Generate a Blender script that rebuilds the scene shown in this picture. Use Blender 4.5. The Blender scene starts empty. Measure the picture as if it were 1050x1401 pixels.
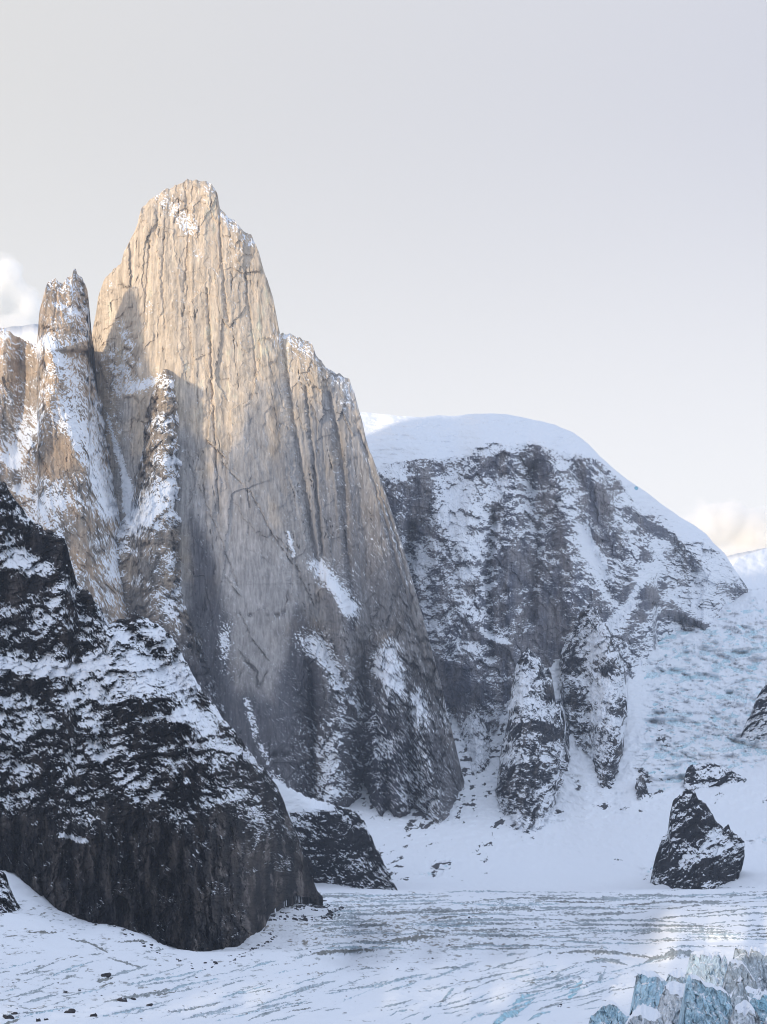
import bpy, math, random
import numpy as np
from mathutils import Vector

# ------------------------------------------------------------------ frame
F, CX, HY = 3000.0, 525.0, 1225.0      # a 77 mm lens looking level, shifted up
scene = bpy.context.scene
col = scene.collection
R = math.radians

# ------------------------------------------------------------------ numpy noise
def _h(ix, iy, seed):
    with np.errstate(over='ignore'):
        h = ix.astype(np.uint32) * np.uint32(374761393) + iy.astype(np.uint32) * np.uint32(668265263) + np.uint32((seed * 2246822519) & 0xffffffff)
        h = (h ^ (h >> np.uint32(13))) * np.uint32(1274126177)
        h = (h ^ (h >> np.uint32(15))) * np.uint32(2246822519)
        h ^= h >> np.uint32(13)
    return h
def rnd(ix, iy, seed):
    return _h(ix, iy, seed).astype(np.float64) / 4294967295.0
def perlin(x, y, seed=0):
    x = np.asarray(x, float); y = np.asarray(y, float)
    x0 = np.floor(x); y0 = np.floor(y)
    fx = x - x0; fy = y - y0
    ix = x0.astype(np.int64); iy = y0.astype(np.int64)
    u = fx * fx * fx * (fx * (fx * 6 - 15) + 10); v = fy * fy * fy * (fy * (fy * 6 - 15) + 10)
    def g(dx, dy):
        a = rnd(ix + dx, iy + dy, seed) * (2 * math.pi)
        return np.cos(a) * (fx - dx) + np.sin(a) * (fy - dy)
    a = g(0, 0); b = g(1, 0); c = g(0, 1); d = g(1, 1)
    return ((a + u * (b - a)) + v * ((c + u * (d - c)) - (a + u * (b - a)))) * 1.4
def fbm(x, y, o=4, seed=0, gain=.5, lac=2.03):
    s = 0; a = 1; t = 0
    for i in range(o):
        s = s + a * perlin(x, y, seed + 17 * i); t += a
        x = x * lac + 13.7; y = y * lac + 5.1; a *= gain
    return s / t
def ridged(x, y, o=4, seed=0, gain=.55):
    s = 0; a = 1; t = 0
    for i in range(o):
        s = s + a * (1 - 2 * np.abs(perlin(x, y, seed + 31 * i))); t += a
        x = x * 2.07 + 3.1; y = y * 2.07 + 7.7; a *= gain
    return s / t
def worley(x, y, seed=0):
    """nearest cell: distance, second distance, two randoms and the offset to the cell centre"""
    ix = np.floor(x).astype(np.int64); iy = np.floor(y).astype(np.int64)
    f1 = np.full(x.shape, 9.0); f2 = np.full(x.shape, 9.0)
    r1 = np.zeros(x.shape); r2 = np.zeros(x.shape); r3 = np.zeros(x.shape); ox = np.zeros(x.shape); oy = np.zeros(x.shape)
    for dx in (-1, 0, 1):
        for dy in (-1, 0, 1):
            cx = ix + dx; cy = iy + dy
            ax = x - (cx + rnd(cx, cy, seed)); ay = y - (cy + rnd(cx, cy, seed + 1))
            d = ax * ax + ay * ay
            m = d < f1
            f2 = np.where(m, f1, np.minimum(f2, d)); f1 = np.where(m, d, f1)
            r1 = np.where(m, rnd(cx, cy, seed + 2), r1); r2 = np.where(m, rnd(cx, cy, seed + 3), r2); r3 = np.where(m, rnd(cx, cy, seed + 4), r3)
            ox = np.where(m, ax, ox); oy = np.where(m, ay, oy)
    return np.sqrt(f1), np.sqrt(f2), r1, r2, r3, ox, oy
def ss(a, b, x):
    t = np.clip((x - a) / (b - a), 0, 1); return t * t * (3 - 2 * t)
def blur(a, n):
    for ax in (0, 1):
        for _ in range(n):
            p = np.concatenate([np.take(a, [0], ax), a, np.take(a, [-1], ax)], ax)
            s = a.shape[ax]
            a = .25 * np.take(p, range(0, s), ax) + .5 * np.take(p, range(1, s + 1), ax) + .25 * np.take(p, range(2, s + 2), ax)
    return a
def rank(a):
    o = np.sort(a.ravel()[::7]); return np.interp(a, o, np.linspace(0, 1, o.size))

# ------------------------------------------------------------------ region shapes
def ipl(pts, x):
    p = np.array(pts, float); assert (np.diff(p[:, 0]) >= 0).all(), pts
    return np.interp(x, p[:, 0], p[:, 1])
def dline(pts, X, Y):
    d = np.full(X.shape, 1e9)
    for (ax, ay), (bx, by) in zip(pts[:-1], pts[1:]):
        vx, vy = bx - ax, by - ay
        t = np.clip(((X - ax) * vx + (Y - ay) * vy) / (vx * vx + vy * vy + 1e-9), 0, 1)
        d = np.minimum(d, np.hypot(X - ax - t * vx, Y - ay - t * vy))
    return d
def inpoly(pts, X, Y):
    ins = np.zeros(X.shape, bool); n = len(pts)
    for i in range(n):
        x1, y1 = pts[i]; x2, y2 = pts[(i + 1) % n]
        if y1 == y2: continue
        ins ^= ((y1 > Y) != (y2 > Y)) & (X < (x2 - x1) * (Y - y1) / (y2 - y1) + x1)
    return ins
def sdpoly(pts, X, Y):
    d = dline(list(pts) + [pts[0]], X, Y)
    return np.where(inpoly(pts, X, Y), d, -d)
def blob(spec, X, Y):
    """soft weight 0..1 of one region: ('e',cx,cy,rx,ry[,deg]) ('l',pts,w) ('p',pts,feather)"""
    k = spec[0]
    if k == 'e':
        cx, cy, rx, ry = spec[1:5]; a = R(spec[5]) if len(spec) > 5 else 0
        u = (X - cx) * math.cos(a) + (Y - cy) * math.sin(a); v = -(X - cx) * math.sin(a) + (Y - cy) * math.cos(a)
        return np.exp(-((u / rx) ** 2 + (v / ry) ** 2))
    if k == 'l':
        return np.exp(-(dline(spec[1], X, Y) / spec[2]) ** 2)
    return ss(-spec[2], spec[2], sdpoly(spec[1], X, Y))
def paint(base, specs, X, Y):
    """base coverage pushed towards each region's value"""
    c = np.zeros(X.shape) + base
    for s, v in specs:
        w = blob(s, X, Y); c = c + (v - c) * w
    return c

# ------------------------------------------------------------------ the ground as a depth for each sight line
GC = [(-900, [(1440, 930), (1401, 1100), (1350, 1500), (1300, 1850), (1250, 2150), (1180, 2500), (1100, 2800), (900, 3300)]),
      (0,   [(1440, 930), (1401, 1100), (1350, 1500), (1300, 1880), (1250, 2200), (1180, 2600), (1100, 3000), (900, 3600)]),
      (140, [(1440, 930), (1401, 1090), (1350, 1550), (1300, 2050), (1260, 2450), (1216, 2900), (1100, 3600), (900, 4200)]),
      (270, [(1440, 930), (1401, 1080), (1350, 1600), (1320, 2150), (1300, 2480), (1250, 3100), (1216, 3700), (1100, 4900), (900, 5600)]),
      (440, [(1440, 930), (1401, 1080), (1350, 1600), (1310, 2350), (1280, 2950), (1250, 3550), (1230, 4200), (1208, 4800), (1180, 5080), (1150, 5320), (1090, 5750), (1000, 6150), (900, 6400)]),
      (750, [(1440, 930), (1401, 1080), (1350, 1600), (1310, 2350), (1280, 2950), (1250, 3600), (1230, 4300), (1216, 4900), (1190, 5200), (1160, 5450), (1130, 5680), (1100, 5830), (1050, 6020), (1000, 6180), (900, 6450), (740, 6900)]),
      (965, [(1440, 930), (1401, 1070), (1350, 1440), (1310, 1880), (1290, 2050), (1270, 2170), (1250, 2300), (1239, 2420), (1232, 2950), (1227, 3700), (1216, 4600), (1160, 5150), (1110, 5700), (1050, 6120), (1000, 6480), (950, 6850), (900, 7200), (850, 7650), (800, 8150), (740, 8900)]),
      (1000, [(1440, 930), (1401, 1070), (1350, 1440), (1310, 1880), (1290, 2050), (1270, 2170), (1250, 2300), (1239, 2420), (1232, 2950), (1227, 3700), (1216, 4600), (1160, 5150), (1110, 5700), (1050, 6120), (1000, 6480), (950, 6850), (900, 7200), (850, 7650), (800, 8150), (740, 8900)]),
      (1900, [(1440, 930), (1401, 1070), (1350, 1440), (1310, 1880), (1290, 2050), (1270, 2170), (1250, 2300), (1239, 2420), (1232, 2950), (1227, 3700), (1216, 4600), (1160, 5150), (1110, 5700), (1050, 6120), (1000, 6480), (950, 6850), (900, 7200), (850, 7650), (800, 8150), (740, 8900)])]
def Dt(X, Y):
    X = np.asarray(X, float); Y = np.asarray(Y, float)
    xs = [g[0] for g in GC]
    cols = []
    for _, pts in GC:
        p = np.array(pts[::-1], float)
        cols.append(np.exp(np.interp(Y, p[:, 0], np.log(p[:, 1]))))
    out = cols[0].copy() if hasattr(cols[0], 'copy') else cols[0]
    for i in range(len(xs) - 1):
        t = ss(xs[i], xs[i + 1], X)
        out = np.where(X >= xs[i], cols[i] + (cols[i + 1] - cols[i]) * t, out)
    return out

# ------------------------------------------------------------------ materials
def nodes_of(name):
    m = bpy.data.materials.new(name); m.use_nodes = True
    nt = m.node_tree; nt.nodes.clear(); return m, nt
def N(nt, t, **k):
    n = nt.nodes.new(t)
    for a, b in k.items(): setattr(n, a, b)
    return n
def surface_material(name, fine, stretch, bump, snowcol=(.84, .87, .92), edge=.06, jitter=.26, dust=.16, dust_w=.22, strength=.7):
    """vertex 'tone' is the bare surface's own colour, 'snow' says how far above the snow line of its ledge a point lies"""
    m, nt = nodes_of(name); L = nt.links.new
    out = N(nt, 'ShaderNodeOutputMaterial'); b = N(nt, 'ShaderNodeBsdfPrincipled'); L(b.outputs[0], out.inputs[0])
    geo = N(nt, 'ShaderNodeTexCoord'); mp = N(nt, 'ShaderNodeMapping'); mp.inputs['Scale'].default_value = stretch
    L(geo.outputs['Object'], mp.inputs[0])
    n1 = N(nt, 'ShaderNodeTexNoise'); n1.inputs['Scale'].default_value = fine; n1.inputs['Detail'].default_value = 6; n1.inputs['Roughness'].default_value = .65
    L(mp.outputs[0], n1.inputs['Vector'])
    n2 = N(nt, 'ShaderNodeTexNoise'); n2.inputs['Scale'].default_value = fine * 1.3; n2.inputs['Detail'].default_value = 4
    L(geo.outputs['Object'], n2.inputs['Vector'])
    at = N(nt, 'ShaderNodeAttribute', attribute_name='tone'); sn = N(nt, 'ShaderNodeAttribute', attribute_name='snow')
    # bare surface: mottled
    mr = N(nt, 'ShaderNodeMapRange'); mr.inputs[1].default_value = .3; mr.inputs[2].default_value = .7; mr.inputs[3].default_value = .62; mr.inputs[4].default_value = 1.38
    L(n1.outputs[0], mr.inputs[0])
    mul = N(nt, 'ShaderNodeMix', data_type='RGBA', blend_type='MULTIPLY'); mul.inputs[0].default_value = 1
    L(at.outputs['Color'], mul.inputs[6]); L(mr.outputs[0], mul.inputs[7])
    # snow with ragged edges
    sub = N(nt, 'ShaderNodeMath', operation='MULTIPLY_ADD'); sub.inputs[1].default_value = jitter; L(n2.outputs[0], sub.inputs[0])
    off = N(nt, 'ShaderNodeMath', operation='SUBTRACT'); off.inputs[1].default_value = jitter * .5
    L(sn.outputs['Fac'], off.inputs[0]); L(off.outputs[0], sub.inputs[2])
    fac = N(nt, 'ShaderNodeMapRange', interpolation_type='SMOOTHSTEP'); fac.inputs[1].default_value = -edge; fac.inputs[2].default_value = edge
    L(sub.outputs[0], fac.inputs[0])
    du = N(nt, 'ShaderNodeMapRange', interpolation_type='SMOOTHSTEP'); du.inputs[1].default_value = -dust_w; du.inputs[2].default_value = .02; du.inputs[4].default_value = dust
    L(sub.outputs[0], du.inputs[0])
    dm = N(nt, 'ShaderNodeMath', operation='MAXIMUM'); L(fac.outputs[0], dm.inputs[0]); L(du.outputs[0], dm.inputs[1])
    mx = N(nt, 'ShaderNodeMix', data_type='RGBA'); L(dm.outputs[0], mx.inputs[0]); L(mul.outputs[2], mx.inputs[6]); mx.inputs[7].default_value = (*snowcol, 1)
    L(mx.outputs[2], b.inputs['Base Color']); b.inputs['Roughness'].default_value = .9
    b.inputs['Specular IOR Level'].default_value = .15
    bp = N(nt, 'ShaderNodeBump'); bp.inputs['Strength'].default_value = strength; bp.inputs['Distance'].default_value = bump
    inv = N(nt, 'ShaderNodeMath', operation='MULTIPLY_ADD'); inv.inputs[1].default_value = -.75; inv.inputs[2].default_value = 1
    L(fac.outputs[0], inv.inputs[0])
    hm = N(nt, 'ShaderNodeMath', operation='MULTIPLY'); L(n1.outputs[0], hm.inputs[0]); L(inv.outputs[0], hm.inputs[1])
    L(hm.outputs[0], bp.inputs['Height']); L(bp.outputs[0], b.inputs['Normal'])
    return m
MAT = {
    'granite': surface_material('granite', .15, (1, 1, .07), 4.0, dust=.22, strength=.45),
    'gneiss': surface_material('dark_gneiss', .2, (1, 1, .35), 5.0, dust=.05),
    'dusted': surface_material('snow_dusted_rock', .14, (1, 1, .25), 6.0, dust=.26, dust_w=.34),
    'glacier': surface_material('glacier_snow', .22, (1, .35, 1), 1.6, edge=.10, jitter=.28, dust=.1),
    'serac': surface_material('serac_ice', .5, (1, 1, .3), 1.4, edge=.10, jitter=.3, dust=.1),
    'rubble': surface_material('rubble_rock', .5, (1, 1, 1), .6),
}

# ------------------------------------------------------------------ mesh building
def make_object(name, verts, quads, tone, snow, mat, origin, parent=None, smooth=True):
    used = np.unique(quads); remap = np.full(len(verts), -1, np.int64); remap[used] = np.arange(used.size)
    v = verts[used] - np.array(origin); q = remap[quads]
    me = bpy.data.meshes.new(name)
    me.vertices.add(len(v)); me.vertices.foreach_set('co', v.astype(np.float32).ravel())
    me.loops.add(q.size); me.loops.foreach_set('vertex_index', q.astype(np.int32).ravel())
    me.polygons.add(len(q)); me.polygons.foreach_set('loop_start', np.arange(0, q.size, 4, dtype=np.int32)); me.polygons.foreach_set('loop_total', np.full(len(q), 4, np.int32))
    me.update(calc_edges=True)
    me.polygons.foreach_set('use_smooth', np.full(len(q), smooth))
    a = me.attributes.new('snow', 'FLOAT', 'POINT'); a.data.foreach_set('value', snow[used].astype(np.float32))
    c = me.attributes.new('tone', 'FLOAT_COLOR', 'POINT'); c.data.foreach_set('color', np.concatenate([tone[used], np.ones((used.size, 1))], 1).astype(np.float32).ravel())
    me.materials.append(MAT[mat])
    o = bpy.data.objects.new(name, me); col.objects.link(o)
    if parent: o.parent = parent
    else: o.location = origin
    return o
def thing(name, label, cat, loc, group=None):
    o = bpy.data.objects.new(name, None); col.objects.link(o); o.location = loc
    o.empty_display_size = 50
    o['label'] = label; o['category'] = cat
    if group: o['group'] = group
    return o
def grid_quads(nr, nc):
    i = np.arange(nr * nc).reshape(nr, nc)
    return np.stack([i[:-1, :-1], i[1:, :-1], i[1:, 1:], i[:-1, 1:]], -1).reshape(-1, 4)
def columns(x0, x1, step):
    lo, hi = max(x0, -45), min(x1, 1095)
    a = [np.arange(x0, lo, 8.0)] if x0 < lo else []
    a.append(np.linspace(lo, hi, max(4, int((hi - lo) / step) + 1)))
    if x1 > hi: a.append(np.arange(hi + 8, x1 + .1, 8.0))
    return np.concatenate(a)

def massif(name, label, cat, top, base, relief, mat, step=1.25, jag=2.0, jag_len=9, seed=1, under=22, depth_shift=0, split=None, main='rock_face', back=1.2, group=None, min_rows=10, foot_at=None, foot_smooth=24, side=2.2, merge=(), crisp=True, brow=26):
    """a mountain, cliff or block: its weathered front as a depth field over its outline, closed by a back slope.
    top/base are outlines seen from the viewpoint; relief(X,Y,h) -> depth in metres behind the foot, snow line, tone"""
    px = columns(top[0][0], top[-1][0], step)
    t = ipl(top, px); bs = ipl(base, px)
    j = jag * (fbm(px / jag_len, px * 0 + seed, 4, seed) * 1.5 + .6 * (rnd(np.floor(px / (jag_len * .35)).astype(np.int64), np.zeros(px.size, np.int64), seed + 3) - .5))
    t = np.minimum(t + j * np.clip((bs - t) / 40, 0, 1), bs - 1)
    low = bs + under
    nr = max(min_rows, int((low - t).max() / step) + 1)
    v = np.linspace(0, 1, nr)[:, None]
    Y = t[None] + (low - t)[None] * v; X = np.repeat(px[None], nr, 0)
    foot = (ipl(foot_at, px) if foot_at else Dt(px, bs)) + depth_shift
    foot = smooth1(foot, px, foot_smooth); bsm = smooth1(bs, px, 8)
    dep, snow, tone = relief(X, Y, bsm[None], t[None])
    D = foot[None] + dep + (foot * .007 * fbm(px / 11, px * 0, 4, seed + 66))[None] * np.exp(-np.clip(bs[None] - Y, -20, 999) / 22)
    # sides that run into the rock behind
    for sgn, poly, wid, amt in merge:
        e = ipl([(b_, a_) for a_, b_ in poly], Y) + wid * .5 * fbm(X / 14, Y / 14, 3, seed + 77)
        D = D + amt * np.clip(1 - (e - X) * sgn / wid, 0, 1.3) ** 1.6
    XS = X + side * fbm(X / 11, Y / 6.5, 4, seed + 78, gain=.6) * np.clip((Y - t[None]) / 6, 0, 1)
    # the brow rolls back
    D = D + brow * np.exp(-(Y - t[None]) / 5.0) * (1 / (1 + (np.abs(np.gradient(ipl(top, px), px)) / 1.3) ** 2))[None] * min(1.0, float(foot.max()) / 4000)
    VX = (XS - CX) / F * D; VY = D; VZ = (HY - Y) / F * D
    V = np.stack([VX, VY, VZ], -1).reshape(-1, 3)
    # back slope
    nb = 7; zt = VZ[0]; zb = VZ[-1].min() - 5
    bk = []
    for k in range(1, nb):
        f = (k / (nb - 1)); h = (zt - zb) * f
        wob = 1 + .25 * fbm(px / 30, px * 0 + k * 1.7, 3, seed + 40 + k)
        bk.append(np.stack([VX[0], VY[0] + (h / back) * wob + 4 * k, zt - h], -1))
    B = np.array(bk).reshape(-1, 3)
    nc = px.size
    Q = grid_quads(nr, nc)
    allv = np.concatenate([V, B])
    ring = np.concatenate([np.arange(nc)[None], (np.arange((nb - 1) * nc) + nr * nc).reshape(nb - 1, nc)])
    QB = np.stack([ring[:-1, :-1], ring[:-1, 1:], ring[1:, 1:], ring[1:, :-1]], -1).reshape(-1, 4)
    snow_all = np.concatenate([snow.ravel(), np.tile(np.clip(snow[0], -.1, 1), nb - 1) + .12 * fbm(B[:, 0] / 30, B[:, 2] / 30, 3, seed)])
    tone_all = np.concatenate([tone.reshape(-1, 3), np.tile(tone[0], (nb - 1, 1))])
    org = (float((VX[-1].min() + VX[-1].max()) / 2), float(np.median(VY[-1])), float(VZ[-1].min()))
    if not split:
        o = make_object(name, allv, np.concatenate([Q, QB]), tone_all, snow_all, mat, org, None, not crisp)
        o['label'] = label; o['category'] = cat
        if group: o['group'] = group
        return o
    root = thing(name, label, cat, org, group)
    qx = X[:-1, :-1].ravel(); qy = Y[:-1, :-1].ravel()
    lab = np.zeros(qx.size, int)
    for i, (pn, fn, pl) in enumerate(split): lab[fn(qx, qy)] = i + 1
    o = make_object(main, allv, np.concatenate([Q[lab == 0], QB]), tone_all, snow_all, mat, org, root, not crisp)
    for i, (pn, fn, pl) in enumerate(split):
        if (lab == i + 1).any():
            o = make_object(pn, allv, Q[lab == i + 1], tone_all, snow_all, mat, org, root, not crisp)
            if pl: o['label'] = pl
    return root

def rock_relief(X, Y, seed, big=(60, 240, 20), mid=(20, 90, 9), facet=(16, 26, 10), ledge=(11, 0.0, 3.0), fine=1.6, warp=6, shear=0.0):
    """metres towards the viewer: buttresses, joints, broken blocks, ledges dipping by slope ledge[1]"""
    wx = fbm(X / 45, Y / 45, 3, seed + 900) * warp; wy = fbm(X / 45 + 9, Y / 45, 3, seed + 901) * warp
    Xs = X + shear * Y
    d = big[2] * fbm(Xs / big[0], Y / big[1], 4, seed)
    d = d + mid[2] * ridged((Xs + wx) / mid[0], Y / mid[1], 4, seed + 50)
    for k, sc in enumerate((1.0, .42)):
        f1, f2, r1, r2, r3, ox, oy = worley((Xs + wx) / (facet[0] * sc), (Y + wy) / (facet[1] * sc) + ledge[1] * X / (facet[1] * sc), seed + 100 + 7 * k)
        d = d + facet[2] * sc * ((r1 - .5) * 1.1 + (r2 - .5) * 1.6 * ox + (r3 - .25) * 1.1 * oy)
    if ledge[2]:
        s = (Y + ledge[1] * X + wy * 1.5 + 5 * fbm(X / 30, Y / 30, 3, seed + 70)) / ledge[0]
        saw = s - np.floor(s)
        on = ss(-.15, .35, fbm(X / 26, Y / 14, 3, seed + 71))
        d = d + ledge[2] * on * (np.where(saw < .72, saw / .72 * .25, .25 + (saw - .72) / .28 * .75) - .5)
    d = d + fine * fbm(Xs / 3.2, Y / 5.5, 3, seed + 80)
    return d
def snow_field(X, Y, dep, cov, seed, size=(13, 5), tilt=0.0, flat_w=1.0, noise_w=.75, big_w=.4, mid_w=.6, clump_w=1.0):
    """signed snow line: positive on the flattest, most sheltered share 'cov' of the surface"""
    g = np.clip(-np.gradient(dep, axis=0) / np.maximum(np.gradient(Y, axis=0), .05), -8, 8)     # >0 where the face steps out going down
    f1 = rank(blur(g, 1)); f2 = rank(blur(g, 7))
    ct, st = math.cos(tilt), math.sin(tilt)
    w = 7 * fbm(X / 26, Y / 26, 3, seed + 5)
    u = (X * ct + Y * st + w) / size[0]; v = (-X * st + Y * ct + w) / size[1]
    n = rank(fbm(u, v, 5, seed + 6, gain=.68)); n2 = rank(fbm(u * 2.6, v * 2.4, 3, seed + 8, gain=.7)); b = rank(fbm(X / 42, Y / 30, 4, seed + 7, gain=.6))
    clump = fbm(X / 85 + 3, Y / 60, 3, seed + 9, gain=.6)
    cov = np.where((cov > .06) & (cov < .8), np.clip(cov * (1 + 1.15 * clump_w * clump), .01, .95), cov)
    f = rank(-(flat_w * (.8 * f1 + mid_w * f2) + noise_w * (.55 * n + .75 * n2) + big_w * b))
    return cov - f
def smooth1(a, x, sig):
    n = max(1, int(sig / max(1e-6, np.median(np.diff(x)))))
    if a.size < 4 * n: n = max(1, a.size // 6)
    k = np.hanning(2 * n + 3); k /= k.sum(); h = n + 1
    return np.convolve(np.concatenate([np.full(h, a[0]), a, np.full(h, a[-1])]), k, 'valid')
def mixc(a, b, t):
    t = np.asarray(t)[..., None]; return np.array(a) * (1 - t) + np.array(b) * t
exec_objects = []

# =================================================================== THE MOUNTAINS
WARM, GREY, PALE, SLATE = (.54, .45, .35), (.35, .33, .315), (.40, .375, .36), (.042, .044, .058)

# ---- the great granite tower
def tower_relief(X, Y, bs, t):
    h = bs - Y
    dep = .30 * h
    xb = ipl([(400, 372), (460, 384), (560, 398), (640, 410), (720, 424), (800, 440), (900, 462), (1000, 486), (1150, 510)], Y)   # corner between headwall and shoulder
    sh = ss(-3, 10, X - xb + 4 * fbm(X / 9, Y / 25, 2, 3))
    cx = 250 + (Y - 250) * .10
    dep = dep + 55 * np.abs((X - cx) / 110) ** 2.2 * (1 - sh) + sh * (70 + 45 * ((X - xb) / 110) ** 2)
    # left flank turns back to the gully
    dep = dep + 90 * ss(205, 130, X + .1 * (Y - 400)) * ss(330, 480, Y)
    smooth = paint(1.0, [(('e', 265, 280, 70, 45), 1.6), (('e', 330, 330, 22, 50), 1.6), (('e', 165, 500, 35, 60), 2.2), (('e', 430, 520, 60, 60), 1.5), (('e', 450, 1040, 60, 90), 2.4), (('e', 530, 980, 50, 90), 2.0), (('e', 590, 1060, 40, 90), 2.0), (('e', 340, 850, 50, 160), .45)], X, Y)
    lean = .10 * ss(300, 420, X)
    d = (.35 + .65 * smooth) * (14 * fbm((X - lean * Y) / 55, Y / 260, 3, 11) + 4.5 * ridged((X - lean * Y + 3 * fbm(X / 60, Y / 120, 2, 4)) / 19, Y / 260, 3, 12) + 1.1 * ridged((X - lean * Y) / 5.5, Y / 130, 3, 13) + .6 * fbm(X / 3, Y / 14, 3, 14))
    f1, f2, r1, r2, r3, ox, oy = worley((X - lean * Y + 5 * fbm(X / 25, Y / 40, 3, 15)) / 22, Y / 95, 16)
    d = d + smooth * 8 * ((r1 - .5) + (r2 - .5) * 1.6 * ox + (r3 - .5) * .6 * oy)
    f1, f2, r1, r2, r3, ox, oy = worley((X + 3 * fbm(X / 12, Y / 12, 3, 18)) / 10, Y / 16, 17)
    d = d + np.clip(smooth - .7, 0, 2) * 6.5 * ((r1 - .5) + (r2 - .5) * ox + (r3 - .2) * oy)
    # open cracks, corners and slanting overhangs
    for pts, w, a in [([(283, 395), (288, 470), (291, 540), (296, 640), (300, 700)], 1.6, 9), ([(299, 268), (302, 330), (306, 390), (312, 440)], 1.8, 8), ([(255, 262), (258, 330), (252, 400)], 1.3, 5),
                      ([(226, 300), (222, 380), (226, 450)], 1.2, 5), ([(205, 330), (200, 400), (196, 470)], 1.2, 5), ([(335, 380), (345, 450), (352, 520)], 1.3, 5), ([(384, 455), (398, 560), (412, 640), (428, 740), (440, 800)], 3.0, 14),
                      ([(418, 530), (428, 620), (436, 700), (442, 760)], 2.2, 10), ([(450, 540), (462, 600), (470, 660), (476, 760), (484, 870), (492, 960)], 4.0, 16), ([(492, 590), (512, 660), (535, 740), (560, 830), (585, 920)], 2.5, 10),
                      ([(500, 610), (540, 730), (570, 840)], 2, 8), ([(430, 640), (436, 720), (446, 820)], 2, 9)]:
        d = d - a * np.exp(-(dline(pts, X + 1.5 * fbm(X / 8, Y / 14, 2, 21), Y) / w) ** 2)
    for (ax, ay), (bx, by), w, a in [((285, 603), (306, 624), 4, 13), ((306, 634), (340, 672), 3, 9), ((343, 672), (372, 728), 2.5, 9), ((372, 728), (400, 770), 3, 10), ((311, 793), (326, 812), 4, 12), ((330, 840), (340, 862), 3.5, 10), ((345, 874), (366, 900), 3.5, 12),
                                ((330, 893), (346, 915), 4, 11), ((392, 730), (412, 790), 3, 12), ((412, 790), (432, 830), 3, 11), ((262, 640), (300, 730), 2.5, 6), ((300, 730), (325, 800), 2.5, 6)]:
        s = dline([(ax, ay), (bx, by)], X, Y + 3 * fbm(X / 7, Y / 7, 2, 23))
        side = (X - ax) * (by - ay) - (Y - ay) * (bx - ax)      # above-right of the line overhangs
        d = d + np.where(side > 0, 1, -1) * a * .4 * np.exp(-(s / w) ** 2) * ss(-.4, .2, fbm(X / 10, Y / 10, 3, 27)) - 3.2 * np.exp(-(s / 1.4) ** 2) * ss(-.3, .2, fbm(X / 7, Y / 7, 3, 28))
    # broken ribs at the foot
    for pts, w, a in [([(436, 765), (452, 800), (470, 850), (476, 950), (470, 1090)], 20, 100), ([(424, 870), (446, 930), (455, 1010), (450, 1110)], 17, 95), ([(538, 870), (530, 930), (545, 1010), (545, 1110)], 19, 100), ([(572, 960), (590, 1040), (605, 1130)], 17, 80), ([(500, 960), (515, 1040), (520, 1110)], 11, 55)]:
        q = dline(pts, X, Y); d = d + a * np.exp(-(q / w) ** 2) * ss(pts[0][1] - 4, pts[0][1] + 50, Y)
    for pts, w, a in [([(424, 860), (430, 960), (428, 1100)], 6, 45), ([(492, 860), (498, 960), (500, 1090)], 7, 55), ([(556, 930), (562, 1020), (566, 1120)], 6, 45), ([(520, 1010), (530, 1110)], 4, 25)]:
        d = d - a * np.exp(-(dline(pts, X + 5 * fbm(X / 12, Y / 18, 3, 26), Y) / w) ** 2) * ss(pts[0][1] - 4, pts[0][1] + 60, Y)
    rough = ss(760, 1000, Y + .25 * (X - 450)) * ss(395, 430, X)
    d = d + rough * rock_relief(X, Y, 60, big=(40, 150, 8), mid=(13, 60, 7), facet=(13, 26, 24), ledge=(10, -.3, 5), fine=3.0)
    # the many fine joints of the wall
    crack = np.zeros(X.shape)
    for k, (wx, wy, thr) in enumerate([(17, 320, .022), (8, 150, .03), (30, 520, .018)]):
        q = perlin((X - lean * Y + 1.4 * fbm(X / 22, Y / 50, 3, 220 + k)) / wx, Y / wy, 230 + k)
        crack = np.maximum(crack, ss(thr, thr * .25, np.abs(q)) * ss(.08, .34, fbm(X / 26, Y / 50, 4, 240 + k)))
    d = d - 4 * crack
    dep = dep - d
    cov = paint(.035, [(('l', [(222, 262), (240, 285), (262, 312)], 13), .42), (('e', 288, 262, 10, 12), .35), (('l', [(305, 295), (326, 312), (346, 330)], 8), .42), (('e', 322, 345, 18, 40), .16), (('e', 272, 345, 8, 8), .4), (('e', 152, 390, 8, 12), .4),
                       (('e', 158, 505, 22, 22), .72), (('l', [(165, 440), (178, 480), (192, 500)], 9), .42), (('l', [(160, 535), (190, 530), (215, 520)], 8), .75), (('e', 160, 580, 20, 30), .25), (('l', [(205, 420), (196, 450)], 6), .3),
                       (('p', [(145, 560), (166, 650), (170, 700), (175, 728), (200, 728), (192, 690), (172, 640), (153, 585)], 5), 1.1),
                       (('l', [(395, 462), (430, 490), (478, 526), (488, 560)], 16), .34), (('e', 500, 680, 50, 110, -12), .10), (('l', [(500, 600), (530, 690), (560, 800)], 6), .22),
                       (('l', [(437, 772), (452, 795), (478, 832)], 10), .66), (('l', [(424, 870), (446, 900), (478, 955), (488, 985)], 14), .5), (('l', [(395, 730), (402, 760)], 3), .8), (('e', 452, 1030, 26, 40), .5), (('e', 462, 1085, 36, 20), .6), (('e', 495, 1050, 22, 60), .2),
                       (('p', [(505, 905), (530, 872), (541, 875), (556, 925), (552, 950), (530, 945)], 10), .62), (('e', 528, 1000, 20, 50), .42), (('l', [(573, 955), (570, 1020), (580, 1060), (592, 1120)], 12), .6), (('e', 612, 975, 8, 20), .4), (('e', 560, 1080, 18, 40), .3),
                       (('l', [(338, 960), (352, 1010), (370, 1050), (385, 1072)], 5), .55), (('e', 372, 1062, 14, 18), .3), (('e', 308, 880, 9, 34), .5), (('e', 410, 1040, 16, 40), .2)], X, Y)
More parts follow.
